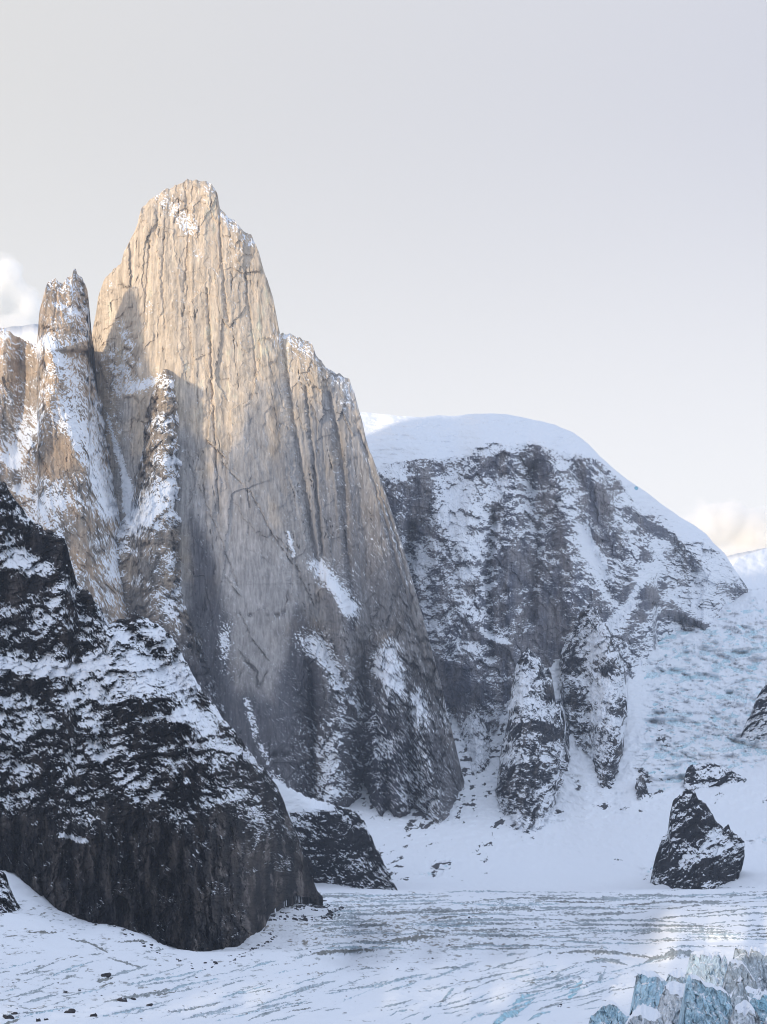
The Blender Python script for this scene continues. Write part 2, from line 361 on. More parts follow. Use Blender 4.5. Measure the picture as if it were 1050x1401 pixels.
    snow = snow_field(X, Y, dep, cov, 33, size=(6.5, 2.4), tilt=.6, flat_w=.6, noise_w=1.0, big_w=.12, mid_w=.15)
    st = fbm((X - lean * Y) / 7, Y / 130, 4, 41); st2 = fbm((X - .1 * Y) / 34, Y / 190, 3, 42)
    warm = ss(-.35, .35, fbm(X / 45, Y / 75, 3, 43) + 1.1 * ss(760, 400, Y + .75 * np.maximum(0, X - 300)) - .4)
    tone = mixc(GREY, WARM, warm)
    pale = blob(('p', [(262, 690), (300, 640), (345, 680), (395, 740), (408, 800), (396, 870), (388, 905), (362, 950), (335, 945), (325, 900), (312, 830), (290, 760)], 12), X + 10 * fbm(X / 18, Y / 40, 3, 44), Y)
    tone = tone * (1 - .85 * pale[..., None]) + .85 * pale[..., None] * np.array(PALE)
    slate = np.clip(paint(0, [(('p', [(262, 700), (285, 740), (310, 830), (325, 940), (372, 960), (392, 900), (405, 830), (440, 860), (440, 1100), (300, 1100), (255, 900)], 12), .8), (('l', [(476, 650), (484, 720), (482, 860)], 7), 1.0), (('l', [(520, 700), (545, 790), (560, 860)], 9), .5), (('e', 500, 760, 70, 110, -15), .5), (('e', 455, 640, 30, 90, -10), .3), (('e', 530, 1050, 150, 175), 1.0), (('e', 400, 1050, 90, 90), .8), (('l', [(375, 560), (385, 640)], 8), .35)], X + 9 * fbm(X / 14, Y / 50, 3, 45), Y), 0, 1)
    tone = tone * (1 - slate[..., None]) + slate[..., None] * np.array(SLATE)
    blot = fbm(X / 16 + .3 * Y / 16, Y / 26, 5, 47, gain=.6)
    tone = tone * (1 + .30 * st + .25 * st2 + .30 * blot)[..., None]
    streak = ss(.34, .55, fbm((X - lean * Y) / 3.2, Y / 85, 3, 46)) * .4 * ss(-.1, .3, st2)
    tone = tone * (1 - streak)[..., None] * (1 - .62 * crack)[..., None]
    return dep, snow, np.clip(tone, .012, .6)
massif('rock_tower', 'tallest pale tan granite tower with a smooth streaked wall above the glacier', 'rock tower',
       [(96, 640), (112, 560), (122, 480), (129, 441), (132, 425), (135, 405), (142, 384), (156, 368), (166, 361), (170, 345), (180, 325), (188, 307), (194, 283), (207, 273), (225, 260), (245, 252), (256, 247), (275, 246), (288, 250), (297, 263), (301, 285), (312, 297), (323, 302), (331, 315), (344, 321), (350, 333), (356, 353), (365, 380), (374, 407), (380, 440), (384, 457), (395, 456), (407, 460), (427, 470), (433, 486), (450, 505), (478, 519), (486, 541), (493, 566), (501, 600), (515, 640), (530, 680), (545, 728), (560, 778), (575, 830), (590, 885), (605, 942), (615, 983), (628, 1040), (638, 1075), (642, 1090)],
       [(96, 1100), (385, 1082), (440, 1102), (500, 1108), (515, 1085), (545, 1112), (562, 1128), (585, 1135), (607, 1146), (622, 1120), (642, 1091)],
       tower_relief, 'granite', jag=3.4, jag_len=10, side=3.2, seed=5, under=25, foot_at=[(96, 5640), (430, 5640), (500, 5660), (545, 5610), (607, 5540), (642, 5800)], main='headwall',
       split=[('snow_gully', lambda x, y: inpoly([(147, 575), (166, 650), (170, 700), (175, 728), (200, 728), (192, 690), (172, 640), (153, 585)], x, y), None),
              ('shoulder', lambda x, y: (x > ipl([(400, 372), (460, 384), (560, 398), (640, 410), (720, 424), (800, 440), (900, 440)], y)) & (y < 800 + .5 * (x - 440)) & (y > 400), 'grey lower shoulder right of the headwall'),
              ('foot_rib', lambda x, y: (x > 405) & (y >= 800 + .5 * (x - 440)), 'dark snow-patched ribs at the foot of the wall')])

# ---- the slim spire and its snowy flank, left
def spire_relief(X, Y, bs, t):
    h = bs - Y
    dep = .42 * h - 60 * np.exp(-((X - 70 - (Y - 400) * .12) / 60) ** 2) + 30 * ss(60, 0, X) * ss(430, 520, Y) + 190 * ss(-75, 5, X - ipl([(370, 250), (470, 250), (480, 132), (585, 150), (680, 168), (800, 200)], Y)) ** 2
    up = ss(520, 440, Y)
    d = rock_relief(X, Y, 210, big=(48, 170, 16), mid=(16, 90, 8), facet=(15, 30, 9), ledge=(13, -.8, 3.5), fine=1.5, shear=-.18) * (1 - .45 * up)
    for pts, w, a in [([(30, 640), (60, 560), (74, 520)], 16, 40), ([(70, 480), (92, 560), (120, 640), (150, 700)], 18, 40), ([(8, 470), (-5, 560), (-10, 640)], 20, 30), ([(118, 470), (135, 560), (150, 620)], 14, 20)]:
        d = d + a * np.exp(-(dline(pts, X, Y) / w) ** 2)
    for pts, w, a in [([(28, 470), (32, 540), (24, 600), (28, 660)], 9, 34), ([(126, 470), (138, 540), (150, 600)], 6, 20), ([(61, 470), (62, 530), (60, 560)], 1.6, 8), ([(104, 385), (110, 430), (112, 470)], 1.4, 6), ([(78, 395), (74, 440)], 1.3, 5)]:
        d = d - a * np.exp(-(dline(pts, X, Y) / w) ** 2)
    dep = dep - d
    cov = paint(.33, [(('e', 88, 395, 22, 10), .5), (('e', 70, 420, 12, 16), .04), (('l', [(60, 413), (90, 420), (110, 430)], 5), .6), (('e', 85, 450, 26, 18), .14), (('e', 58, 450, 8, 16), .03), (('e', 45, 540, 14, 30), .04), (('l', [(66, 468), (84, 490), (105, 520)], 7), .6), (('e', 118, 540, 18, 50), .12),
                      (('l', [(78, 535), (84, 570), (100, 600), (125, 640), (150, 700)], 16), .72), (('l', [(112, 600), (140, 660)], 9), .45), (('e', 83, 625, 17, 25), -.1), (('l', [(52, 575), (40, 640), (35, 660)], 10), .6), (('e', 22, 620, 12, 40), .75), (('e', 75, 690, 40, 30), .66), (('e', 15, 560, 14, 24), .4), (('e', 5, 690, 16, 30), .75), (('e', 10, 480, 24, 20), .42),
                      (('e', 130, 500, 14, 40), .2), (('e', 112, 735, 14, 30), .06), (('e', 103, 700, 12, 15), .35)], X, Y)
    snow = snow_field(X, Y, dep, cov, 233, size=(8, 2.2), tilt=.85, flat_w=.55, noise_w=1.1, big_w=.2, mid_w=.35)
    warm = np.clip(ss(-.3, .4, fbm(X / 30, Y / 50, 3, 243) + .35 * ss(620, 430, Y)) + .7 * blob(('e', 83, 625, 20, 28), X, Y), 0, 1)
    tone = mixc((.25, .215, .18), (.46, .35, .25), warm) * (1 + .45 * fbm(X / 6, Y / 60, 4, 244))[..., None]
    return dep, snow, np.clip(tone, .02, .6)
massif('rock_spire', 'slim twin-pointed tan spire with a snow-streaked flank left of the tallest tower', 'rock spire',
       [(-420, 760), (-250, 660), (-120, 540), (-50, 458), (0, 447), (10, 451), (18, 458), (32, 464), (44, 469), (51, 470), (53, 446), (54, 426), (60, 404), (64, 388), (70, 383), (76, 381), (82, 388), (87, 387), (92, 379), (98, 378), (101, 369), (104, 368), (107, 375), (112, 380), (118, 390), (121, 402), (123, 440), (126, 462), (132, 490), (140, 530), (150, 585), (158, 625), (168, 680), (180, 725), (192, 770), (200, 800)],
       [(-420, 900), (200, 930)], spire_relief, 'granite', jag=2.2, jag_len=6, seed=8, side=3, foot_at=[(-420, 5250), (0, 5520), (200, 5600)], merge=[(1, [(126, 462), (132, 490), (140, 530), (150, 585), (158, 625), (168, 680), (180, 725), (200, 800)], 26, 150)],
       split=[('summit_block', lambda x, y: (y < 468) & (x > 50) & (x < 128), 'tan twin-pointed summit block')], main='snowy_flank')

# ---- the snow-plastered pillar leaning on the wall
def pillar_relief(X, Y, bs, t):
    h = bs - Y
    cx = ipl([(480, 235), (600, 232), (700, 225), (800, 225), (900, 270), (1050, 350)], Y)
    hw = ipl([(480, 26), (560, 36), (700, 60), (850, 60), (1090, 50)], Y)
    dep = .36 * h + 60 * np.clip(np.abs(X - cx) / hw, 0, 1.6) ** 2
    d = rock_relief(X, Y, 310, big=(45, 120, 14), mid=(14, 70, 8), facet=(16, 22, 10), ledge=(12, .25, 4), fine=1.5)
    dep = dep - d
    cov = paint(.22, [(('l', [(214, 502), (236, 484), (262, 522)], 7), .6), (('e', 240, 525, 12, 9), .75), (('l', [(215, 580), (250, 570), (250, 600)], 8), .6), (('e', 246, 600, 10, 14), .75), (('e', 232, 555, 8, 14), .1), (('e', 240, 635, 16, 15), .85), (('e', 235, 680, 26, 22), .85), (('e', 218, 640, 7, 20), .4), (('l', [(205, 600), (215, 650)], 5), .3),
                      (('p', [(150, 700), (190, 690), (235, 660), (262, 690), (240, 725), (200, 735), (150, 742)], 10), .8), (('e', 185, 775, 24, 18), -.05), (('e', 235, 740, 16, 20), .02), (('l', [(160, 735), (150, 770), (165, 820), (180, 845)], 9), .62), (('l', [(165, 748), (185, 757)], 4), .8), (('l', [(232, 760), (240, 790), (262, 815)], 10), .55), (('l', [(190, 800), (215, 815), (235, 840)], 10), .62), (('e', 290, 930, 40, 60), .12), (('e', 316, 966, 6, 8), .7),
                      (('e', 312, 880, 10, 28), .55), (('e', 275, 900, 20, 40), .06), (('e', 190, 855, 40, 12), .6), (('l', [(338, 965), (350, 1005), (372, 1052)], 4), .5)], X, Y)
    snow = snow_field(X, Y, dep, cov, 333, size=(6.5, 2.5), tilt=.25, flat_w=.6, noise_w=1.0, big_w=.25, mid_w=.4)
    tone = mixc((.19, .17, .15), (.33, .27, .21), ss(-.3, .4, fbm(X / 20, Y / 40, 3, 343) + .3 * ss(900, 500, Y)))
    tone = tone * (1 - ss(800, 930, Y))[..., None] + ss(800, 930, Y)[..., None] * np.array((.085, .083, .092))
    tone = tone * (1 + .5 * fbm(X / 5, Y / 50, 4, 344))[..., None]
    return dep, snow, np.clip(tone, .012, .6)
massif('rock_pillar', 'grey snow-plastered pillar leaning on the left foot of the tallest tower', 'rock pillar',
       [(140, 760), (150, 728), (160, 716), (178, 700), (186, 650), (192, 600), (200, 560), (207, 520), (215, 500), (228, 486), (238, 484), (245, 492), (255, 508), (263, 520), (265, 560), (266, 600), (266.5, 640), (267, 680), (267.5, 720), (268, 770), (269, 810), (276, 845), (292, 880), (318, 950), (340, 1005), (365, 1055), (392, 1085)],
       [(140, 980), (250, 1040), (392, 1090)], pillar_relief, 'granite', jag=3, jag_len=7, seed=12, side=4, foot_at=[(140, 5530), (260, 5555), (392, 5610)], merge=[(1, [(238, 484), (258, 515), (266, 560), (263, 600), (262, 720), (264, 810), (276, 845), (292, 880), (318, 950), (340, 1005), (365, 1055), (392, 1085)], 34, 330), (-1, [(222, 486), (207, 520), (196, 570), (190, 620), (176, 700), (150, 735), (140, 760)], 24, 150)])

# ---- the dark buttress in front, left
def buttress_relief(X, Y, bs, t):
    h = bs - Y
    dep = .34 * h + .55 * np.maximum(0, 1150 - Y) + 1.1 * np.maximum(0, 915 - Y) * ss(870, 930, Y) - 0
    dep = dep + 70 * ss(-.1, .8, (X - ipl([(850, 160), (1000, 300), (1240, 425)], Y)) / 60 + .6)
    low = ss(1085, 1150, Y + 14 * fbm(X / 40, Y / 40, 3, 402))
    d = rock_relief(X, Y, 410, big=(75, 100, 44), mid=(26, 60, 16), facet=(19, 12, 12), ledge=(13, .16, 4), fine=2.6) * (1 - low)
    d = d + low * rock_relief(X, Y, 450, big=(60, 200, 40), mid=(19, 120, 20), facet=(17, 40, 16), ledge=(30, .1, 2.5), fine=2.2, shear=-.06)
    for pts, w, a in [([(165, 1110), (180, 1200), (205, 1290)], 9, 14), ([(262, 1080), (270, 1180), (285, 1300)], 6, 12), ([(330, 1080), (342, 1180), (350, 1290)], 7, 14), ([(95, 1150), (140, 1230)], 8, 9), ([(392, 1130), (405, 1220)], 4, 9)]:
        d = d - a * np.exp(-(dline(pts, X + 4 * fbm(X / 10, Y / 20, 2, 403), Y) / w) ** 2)
    dep = dep - d
    c0 = ipl([(640, .24), (700, .27), (740, .15), (830, .2), (870, .28), (900, .40), (940, .42), (985, .36), (1040, .28), (1085, .2), (1115, .14), (1150, .06), (1250, .04), (1400, .03)], Y - .02 * X + 10 * fbm(X / 40, Y / 40, 2, 404))
    cov = paint(c0, [(('p', [(-60, 905), (0, 900), (40, 912), (85, 905), (110, 905), (140, 888), (160, 872), (200, 862), (225, 872), (205, 900), (150, 905), (110, 925), (70, 925), (30, 918), (-60, 925)], 7), 1.02), (('p', [(140, 880), (200, 850), (245, 880), (275, 940), (220, 950), (150, 930)], 14), .68),
                     (('e', 55, 800, 40, 18), .02), (('e', 60, 745, 20, 20), .04), (('e', 35, 940, 40, 14), .08), (('e', 40, 690, 20, 20), .4), (('l', [(45, 700), (90, 732)], 8), .55), (('e', 30, 775, 30, 12), .55), (('e', 10, 760, 20, 30), .4), (('l', [(75, 820), (100, 790), (130, 810)], 8), .4), (('e', 95, 850, 40, 14), .5), (('e', 20, 1000, 60, 22), .55), (('e', 130, 985, 20, 40), .62),
                     (('l', [(195, 983), (255, 980)], 6), .85), (('e', 160, 960, 30, 18), .3), (('l', [(187, 1098), (222, 1088)], 5), .8), (('l', [(85, 1142), (118, 1150)], 4), .8), (('e', 200, 1010, 26, 10), .2), (('e', 250, 1040, 40, 18), .16), (('e', 330, 1035, 24, 14), .55), (('e', 310, 1000, 30, 18), .4), (('l', [(355, 1040), (385, 1085)], 6), .2),
                     (('e', 290, 1060, 40, 20), .3), (('e', 60, 1062, 70, 14), .26)], X, Y)
    snow = snow_field(X, Y, dep, cov, 433, size=(8, 2.1), tilt=.22, flat_w=.6, noise_w=1.05, big_w=.5)
    snow = snow - .8 * ss(1190, 1212, Y) * ss(345, 360, X)
    tone = mixc((.011, .0108, .013), (.050, .042, .038), ss(-.1, .5, fbm(X / 14, Y / 60, 4, 443) + .12 * low))
    brown = blob(('e', 110, 1215, 70, 50), X, Y) + blob(('e', 340, 1190, 70, 70), X, Y) * .8 + .5 * blob(('e', 60, 810, 70, 40), X, Y)
    tone = tone * (1 + 1.0 * np.clip(brown, 0, 1) * ss(-.3, .3, fbm(X / 12, Y / 90, 3, 445)))[..., None]
    upb = ss(900, 800, Y) * ss(-.1, .3, fbm(X / 24, Y / 34, 4, 447)); tone = tone + upb[..., None] * np.array((.030, .024, .021))
    slab = ss(.12, .3, fbm((X - .12 * Y) / 13, Y / 46, 5, 446, gain=.62)) * ss(1080, 1150, Y) * (.35 + .65 * ss(240, 330, X))
    tone = tone + slab[..., None] * np.array((.12, .105, .097))
    tone = tone * (1 + .95 * fbm(X / 3.2, Y / 22, 4, 444, gain=.65))[..., None]
    for k, (ux, uy, sx, sy, th) in enumerate([(1, -.08, 10, 70, .05), (1, .25, 16, 40, .04), (.25, 1, 34, 13, .035)]):
        q = np.abs(perlin((ux * X + .6 * (k > 1) * Y + 4 * fbm(X / 14, Y / 14, 3, 460 + k)) / sx, (uy * X + Y) / sy, 464 + k))
        ck = ss(th, th * .25, q) * ss(-.05, .25, fbm(X / 30, Y / 30, 3, 468 + k)); tone = tone * (1 - .75 * ck)[..., None]; dep = dep + 4 * ck
    return dep, snow, np.clip(tone, .008, .3)
massif('dark_buttress', 'near-black rock buttress with a snow-flecked upper half in the left foreground', 'rock cliff',
       [(-420, 600), (-200, 640), (-30, 648), (0, 659), (10, 666), (22, 685), (35, 703), (52, 718), (70, 729), (88, 731), (93, 748), (100, 778), (106, 800), (125, 813), (137, 832), (150, 852), (166, 849), (182, 838), (200, 845), (225, 860), (242, 880), (257, 911), (280, 950), (310, 985), (335, 1020), (355, 1043), (375, 1068), (386, 1090), (395, 1111), (407, 1142), (420, 1180), (432, 1213), (442, 1238)],
       [(-420, 1170), (-30, 1178), (0, 1180), (28, 1200), (50, 1215), (75, 1236), (100, 1246), (150, 1262), (180, 1280), (215, 1300), (245, 1312), (268, 1320), (300, 1318), (318, 1312), (340, 1300), (352, 1285), (362, 1256), (372, 1228), (400, 1208), (425, 1210), (442, 1228)],
       buttress_relief, 'gneiss', jag=5, jag_len=13, seed=15, step=1.1, under=18, side=3.5, foot_at=[(-420, 2550), (0, 2560), (150, 2380), (270, 2290), (320, 2440), (345, 2600), (370, 3050), (400, 3600), (442, 3950)], foot_smooth=30, main='upper_cliff',
       split=[('lower_cliff', lambda x, y: y > 1105 - .02 * x, 'bare brown-black vertical lower cliff'), ('snow_terrace', lambda x, y: inpoly([(-460, 900), (0, 898), (40, 910), (85, 903), (110, 903), (140, 886), (160, 870), (200, 860), (225, 872), (205, 900), (150, 907), (110, 927), (70, 927), (30, 920), (-460, 927)], x, y), None)])

# ---- the low dark outcrop at the foot of the tower
def outcrop_relief(X, Y, bs, t):
    h = bs - Y
    dep = 1.0 * h + .6 * np.maximum(0, 1110 - Y) + .8 * np.maximum(0, X - 470)
    d = rock_relief(X, Y, 510, big=(35, 60, 12), mid=(14, 30, 6), facet=(14, 10, 8), ledge=(8, -.25, 4.5), fine=1.3)
    bare = blob(('p', [(380, 1060), (440, 1098), (462, 1104), (440, 1108), (405, 1108), (385, 1112)], 5), X, Y)
    dep = dep - d * (1 - .85 * bare)
    cov = paint(.20, [(('p', [(370, 1055), (440, 1095), (465, 1103), (440, 1112), (405, 1110), (385, 1120)], 5), 1.05), (('l', [(392, 1120), (420, 1125), (445, 1140)], 8), .55), (('e', 430, 1180, 40, 12), .10), (('l', [(500, 1120), (515, 1160), (540, 1215)], 8), .42), (('e', 470, 1115, 30, 8), .5), (('e', 400, 1160, 16, 22), .35)], X, Y)
    snow = snow_field(X, Y, dep, cov, 533, size=(7, 2), tilt=.35, flat_w=.6, noise_w=1.05)
    tone = mixc((.013, .0135, .017), (.03, .028, .031), ss(-.2, .4, fbm(X / 12, Y / 30, 4, 543))) * (1 + .5 * fbm(X / 4, Y / 20, 3, 544))[..., None]
    return dep, snow, np.clip(tone, .008, .3)
massif('dark_outcrop', 'low black outcrop with a snow apron on top below the foot of the tallest tower', 'rock outcrop',
       [(350, 1040), (376, 1066), (400, 1080), (425, 1092), (448, 1098), (466, 1103), (484, 1110), (498, 1122), (507, 1142), (518, 1166), (530, 1190), (540, 1210), (547, 1222)],
       [(350, 1200), (430, 1206), (455, 1209), (482, 1214), (510, 1218), (547, 1223)], outcrop_relief, 'gneiss', jag=3, jag_len=6, seed=19, step=1.0, under=12)

# ---- the broad snow-capped mountain, right
SNOWTOP = [(430, 572), (480, 563), (510, 565), (545, 569), (575, 571), (600, 568), (625, 569), (650, 566), (690, 566), (720, 572), (760, 581), (785, 592), (805, 607), (822, 625), (840, 641), (857, 655), (880, 670), (905, 689), (930, 707), (952, 720), (966, 730), (978, 744), (992, 757), (1006, 780), (1016, 793), (1024, 806)]
RIM = [(440, 655), (500, 648), (520, 645), (532, 634), (560, 628), (600, 625), (640, 622), (652, 610), (665, 606), (690, 604), (720, 606), (745, 610), (765, 616), (795, 619), (815, 626), (832, 640), (846, 652), (858, 668), (870, 690), (898, 693), (908, 703), (918, 716), (930, 738), (946, 742), (968, 741), (980, 752), (992, 762), (1010, 786), (1024, 800)]
def snowcap_relief(X, Y, bs, t):
    rr_ = np.maximum(ipl(RIM, X) + 3 * fbm(X / 7, Y * 0, 3, 601), t)
    rim = np.maximum(smooth1(ipl(RIM, X[0]), X[0], 22), smooth1(ipl(SNOWTOP, X[0]), X[0], 10))[None]
    cap = np.maximum(0, rim - Y)
    h = bs - np.maximum(Y, rim)
    right = ss(820, 900, X)
    dep = (.75 + .5 * right) * h + 5.2 * cap + .012 * cap ** 2
    on = ss(-1.5, 2.5, Y - rr_)
    # recess left, wall in the middle, amphitheatre right
    dep = dep + 90 * np.exp(-((X - 570) / 30) ** 2) * ss(660, 760, Y) - 70 * np.exp(-((X - 650) / 55) ** 2) * ss(640, 760, Y) + 45 * np.exp(-((X - 705) / 26) ** 2) * ss(700, 850, Y) + 60 * np.exp(-((X - 770) / 40) ** 2) * ss(760, 900, Y) - 60 * np.exp(-((X - 860) / 30) ** 2)
    for pts, w_, a_ in [([(545, 660), (552, 760), (575, 900)], 14, 70), ([(585, 640), (600, 700), (592, 790), (605, 900)], 22, 60), ([(660, 625), (640, 700), (625, 800), (640, 930)], 26, 80), ([(700, 620), (705, 720), (700, 800), (705, 930)], 16, 70), ([(640, 842), (662, 868), (692, 882)], 8, 35),
                        ([(745, 612), (768, 680), (782, 760), (790, 880)], 16, 80), ([(800, 625), (850, 720), (868, 800)], 14, 50), ([(860, 690), (905, 720), (930, 740)], 12, 50), ([(880, 800), (915, 832), (975, 858)], 9, 60), ([(940, 750), (975, 790), (1010, 800)], 14, 50)]:
        dep = dep - a_ * np.exp(-(dline(pts, X + 8 * fbm(X / 22, Y / 30, 3, 602), Y) / w_) ** 2)
    for pts, w_, a_ in [([(562, 720), (560, 790), (572, 860)], 7, 80), ([(676, 700), (668, 790), (672, 900)], 6, 60), ([(725, 640), (735, 740), (728, 850)], 6, 45), ([(795, 720), (815, 770), (840, 820)], 9, 45), ([(835, 850), (862, 820), (885, 770)], 9, 60), ([(925, 745), (915, 800), (880, 850)], 7, 40)]:
        dep = dep + a_ * np.exp(-(dline(pts, X + 6 * fbm(X / 16, Y / 20, 3, 603), Y) / w_) ** 2)
    smooth = paint(1.0, [(('e', 745, 840, 40, 90), .55), (('e', 575, 680, 40, 40), .6), (('e', 820, 670, 40, 40), .8)], X, Y)
    d = smooth * rock_relief(X, Y, 610, big=(60, 130, 26), mid=(17, 70, 12), facet=(12, 15, 13), ledge=(9, -.22, 6), fine=3.4)
    wall = paint(0, [(('e', 750, 840, 45, 100), 1), (('e', 575, 685, 45, 40), 1), (('e', 820, 675, 36, 40), .9)], X, Y)
    d = d + wall * (14 * ridged(X / 12, Y / 170, 3, 615) + 7 * ridged(X / 5, Y / 80, 3, 616))
    patch = blob(('p', [(782, 715), (806, 712), (814, 740), (834, 760), (838, 800), (815, 775), (800, 760)], 6), X, Y)
    dep = dep - d * on * (1 - .8 * patch) - (1 - on) * (34 * fbm(X / 60, Y / 14, 4, 617) + 16 * fbm(X / 16, Y / 5, 4, 618))
    cov = paint(.50, [(('e', 575, 682, 48, 34), .12), (('l', [(520, 650), (560, 632), (640, 624), (690, 612)], 7), .42), (('e', 560, 780, 10, 60), .12), (('e', 640, 740, 55, 60), .72), (('e', 600, 800, 30, 70), .62), (('e', 640, 850, 40, 40), .42), (('e', 700, 625, 50, 10), .42), (('e', 720, 640, 30, 16), .36), (('e', 660, 680, 40, 20), .62), (('e', 690, 790, 22, 60), .22), (('e', 742, 860, 40, 80), .05), (('e', 740, 730, 36, 40), .36), (('e', 790, 790, 20, 50), .42),
                      (('e', 820, 672, 36, 36), .16), (('p', [(782, 715), (806, 712), (814, 740), (834, 760), (838, 800), (815, 775), (800, 760)], 7), 1.0), (('e', 850, 760, 24, 40), .66), (('e', 880, 725, 20, 20), .3), (('e', 900, 770, 40, 20), .72), (('e', 960, 790, 50, 30), .72), (('e', 945, 740, 16, 8), .3), (('e', 900, 752, 14, 14), .95), (('l', [(880, 800), (905, 822), (950, 848), (970, 856)], 7), .12), (('e', 878, 830, 14, 20), .12), (('e', 868, 880, 22, 22), .35),
                      (('l', [(835, 850), (860, 825), (880, 790)], 7), .98), (('e', 960, 768, 22, 8), .35), (('l', [(985, 770), (1005, 795)], 5), .45), (('e', 640, 930, 60, 40), .22), (('e', 600, 900, 16, 40), .4), (('e', 700, 900, 20, 40), .15), (('l', [(640, 848), (660, 868), (690, 880)], 4), .8), (('e', 660, 640, 20, 10), .4)], X, Y)
    sn = snow_field(X, Y, dep, cov, 633, size=(8, 2.6), tilt=-.25, flat_w=.65, noise_w=1.0, big_w=.35)
    snow = np.where(on > .5, sn, 1.0)
    tone = mixc((.125, .132, .165), (.245, .232, .24), ss(-.3, .4, fbm(X / 16, Y / 60, 4, 643) + .25 * wall)) * (1 + .45 * fbm(X / 4.5, Y / 45, 4, 644))[..., None]  # blue-grey paints distance haze into the rock colour
    vs = ss(.25, .5, fbm(X / 3.4, Y / 60, 3, 647)); tone = tone * (1 - .5 * vs * (.4 + .6 * np.clip(wall, 0, 1)))[..., None]
    ice = blob(('e', 871, 668, 4, 4, 40), X, Y)
    tone = tone * (1 - ice[..., None]) + ice[..., None] * np.array((.25, .55, .68)); snow = snow - 1.6 * ice
    return dep, snow, np.clip(tone, .02, .7)
massif('snow_capped_mountain', 'broad grey mountain under a smooth white ice cap right of the tower', 'mountain',
       SNOWTOP,
       [(430, 1000), (560, 1000), (600, 985), (625, 960), (650, 985), (690, 965), (715, 940), (760, 930), (775, 930), (850, 915), (875, 906), (893, 900), (900, 862), (930, 850), (975, 852), (990, 828), (1024, 808)],
       snowcap_relief, 'dusted', jag=.7, jag_len=26, seed=22, step=1.2, under=30,
       split=[('ice_cap', lambda x, y: y < ipl(RIM, x) - 1.0, 'smooth white ice cap with a soft rounded edge')])

# ---- two pillars standing in the snow in front of it
def front_pillar(seed, cxs, tilt, bare):
    def f(X, Y, bs, t):
        h = bs - Y
        cx = ipl(cxs, Y)
        dep = 1.7 * h + 30 * np.minimum(2.5, np.abs((X - cx) / 40)) ** 2 + 40 * np.exp(-(Y - t) / 12)
        d = rock_relief(X, Y, seed, big=(24, 110, 46), mid=(9, 55, 20), facet=(12, 20, 12), ledge=(12, tilt, 4), fine=2.6, shear=.12)
        dep = dep - d
        cov = paint(.60, bare, X, Y)
        ed = np.minimum(X - X.min(), X.max() - X) + 0 * Y; cov = cov - .22 * ss(60, 0, Y - t) - .4 * np.exp(-((Y - t) / 9) ** 2) * (fbm(X / 9, Y / 9, 3, seed + 21) > -.1) + .2 * fbm(X / 22, Y / 30, 3, seed + 22)
        snow = snow_field(X, Y, dep, cov, seed + 3, size=(5.5, 2.3), tilt=math.atan(-tilt), flat_w=.65, noise_w=1.0)
        tone = mixc((.03, .032, .042), (.10, .09, .085), ss(-.1, .5, fbm(X / 10, Y / 34, 4, seed + 5))) * (1 + .5 * fbm(X / 4, Y / 26, 3, seed + 6))[..., None]
        return dep, snow, np.clip(tone, .01, .4)
    return f
massif('rock_pillar', 'pointed snow-speckled rock pillar rising from the snow left of its broader neighbour', 'rock pillar',
       [(680, 1078), (683, 1050), (687, 1018), (692, 1000), (696, 984), (698, 962), (701, 940), (704, 918), (710, 902), (717, 888), (723, 885), (731, 897), (739, 900), (744, 914), (751, 917), (757, 936), (761, 955), (766, 962), (768, 985), (776, 992), (780, 1020), (783, 1054)],
       [(680, 1077), (688, 1105), (700, 1122), (712, 1128), (722, 1138), (730, 1136), (738, 1122), (750, 1124), (757, 1105), (764, 1070), (772, 1062), (780, 1054)],
       front_pillar(710, [(880, 718), (1130, 722)], -.1, [(('e', 742, 1000, 14, 26), .12), (('e', 750, 960, 8, 30), .15), (('e', 725, 1010, 14, 14), .8), (('e', 715, 940, 12, 18), .75), (('e', 726, 1095, 16, 22), .28), (('e', 692, 1080, 8, 30), .3)]), 'dusted', jag=7, jag_len=9, seed=25, step=1.0, under=14, side=7, depth_shift=-30, group='pillars in front of the snow-capped mountain')
massif('rock_pillar', 'broad flat-sided rock pillar with a bare grey face beside the icefall', 'rock pillar',
       [(766, 905), (770, 885), (776, 866), (784, 848), (795, 834), (806, 828), (818, 833), (824, 846), (832, 858), (840, 872), (847, 884), (853, 900), (856, 925), (858, 965)],
       [(766, 930), (772, 985), (784, 1010), (800, 1014), (808, 1020), (814, 1050), (824, 1064), (840, 1070), (849, 1048), (854, 1010), (858, 968)],
       front_pillar(760, [(828, 806), (1060, 826)], .1, [(('e', 784, 905, 11, 20), -.05), (('e', 800, 850, 14, 14), .62), (('e', 822, 880, 8, 14), .95), (('e', 790, 940, 12, 12), .72), (('e', 828, 915, 14, 18), .18), (('e', 835, 950, 16, 22), .75), (('e', 790, 965, 14, 10), .2), (('e', 835, 1030, 16, 26), .36)]), 'dusted', jag=6, jag_len=9, seed=26, step=1.0, under=14, side=6, depth_shift=-30, group='pillars in front of the snow-capped mountain')

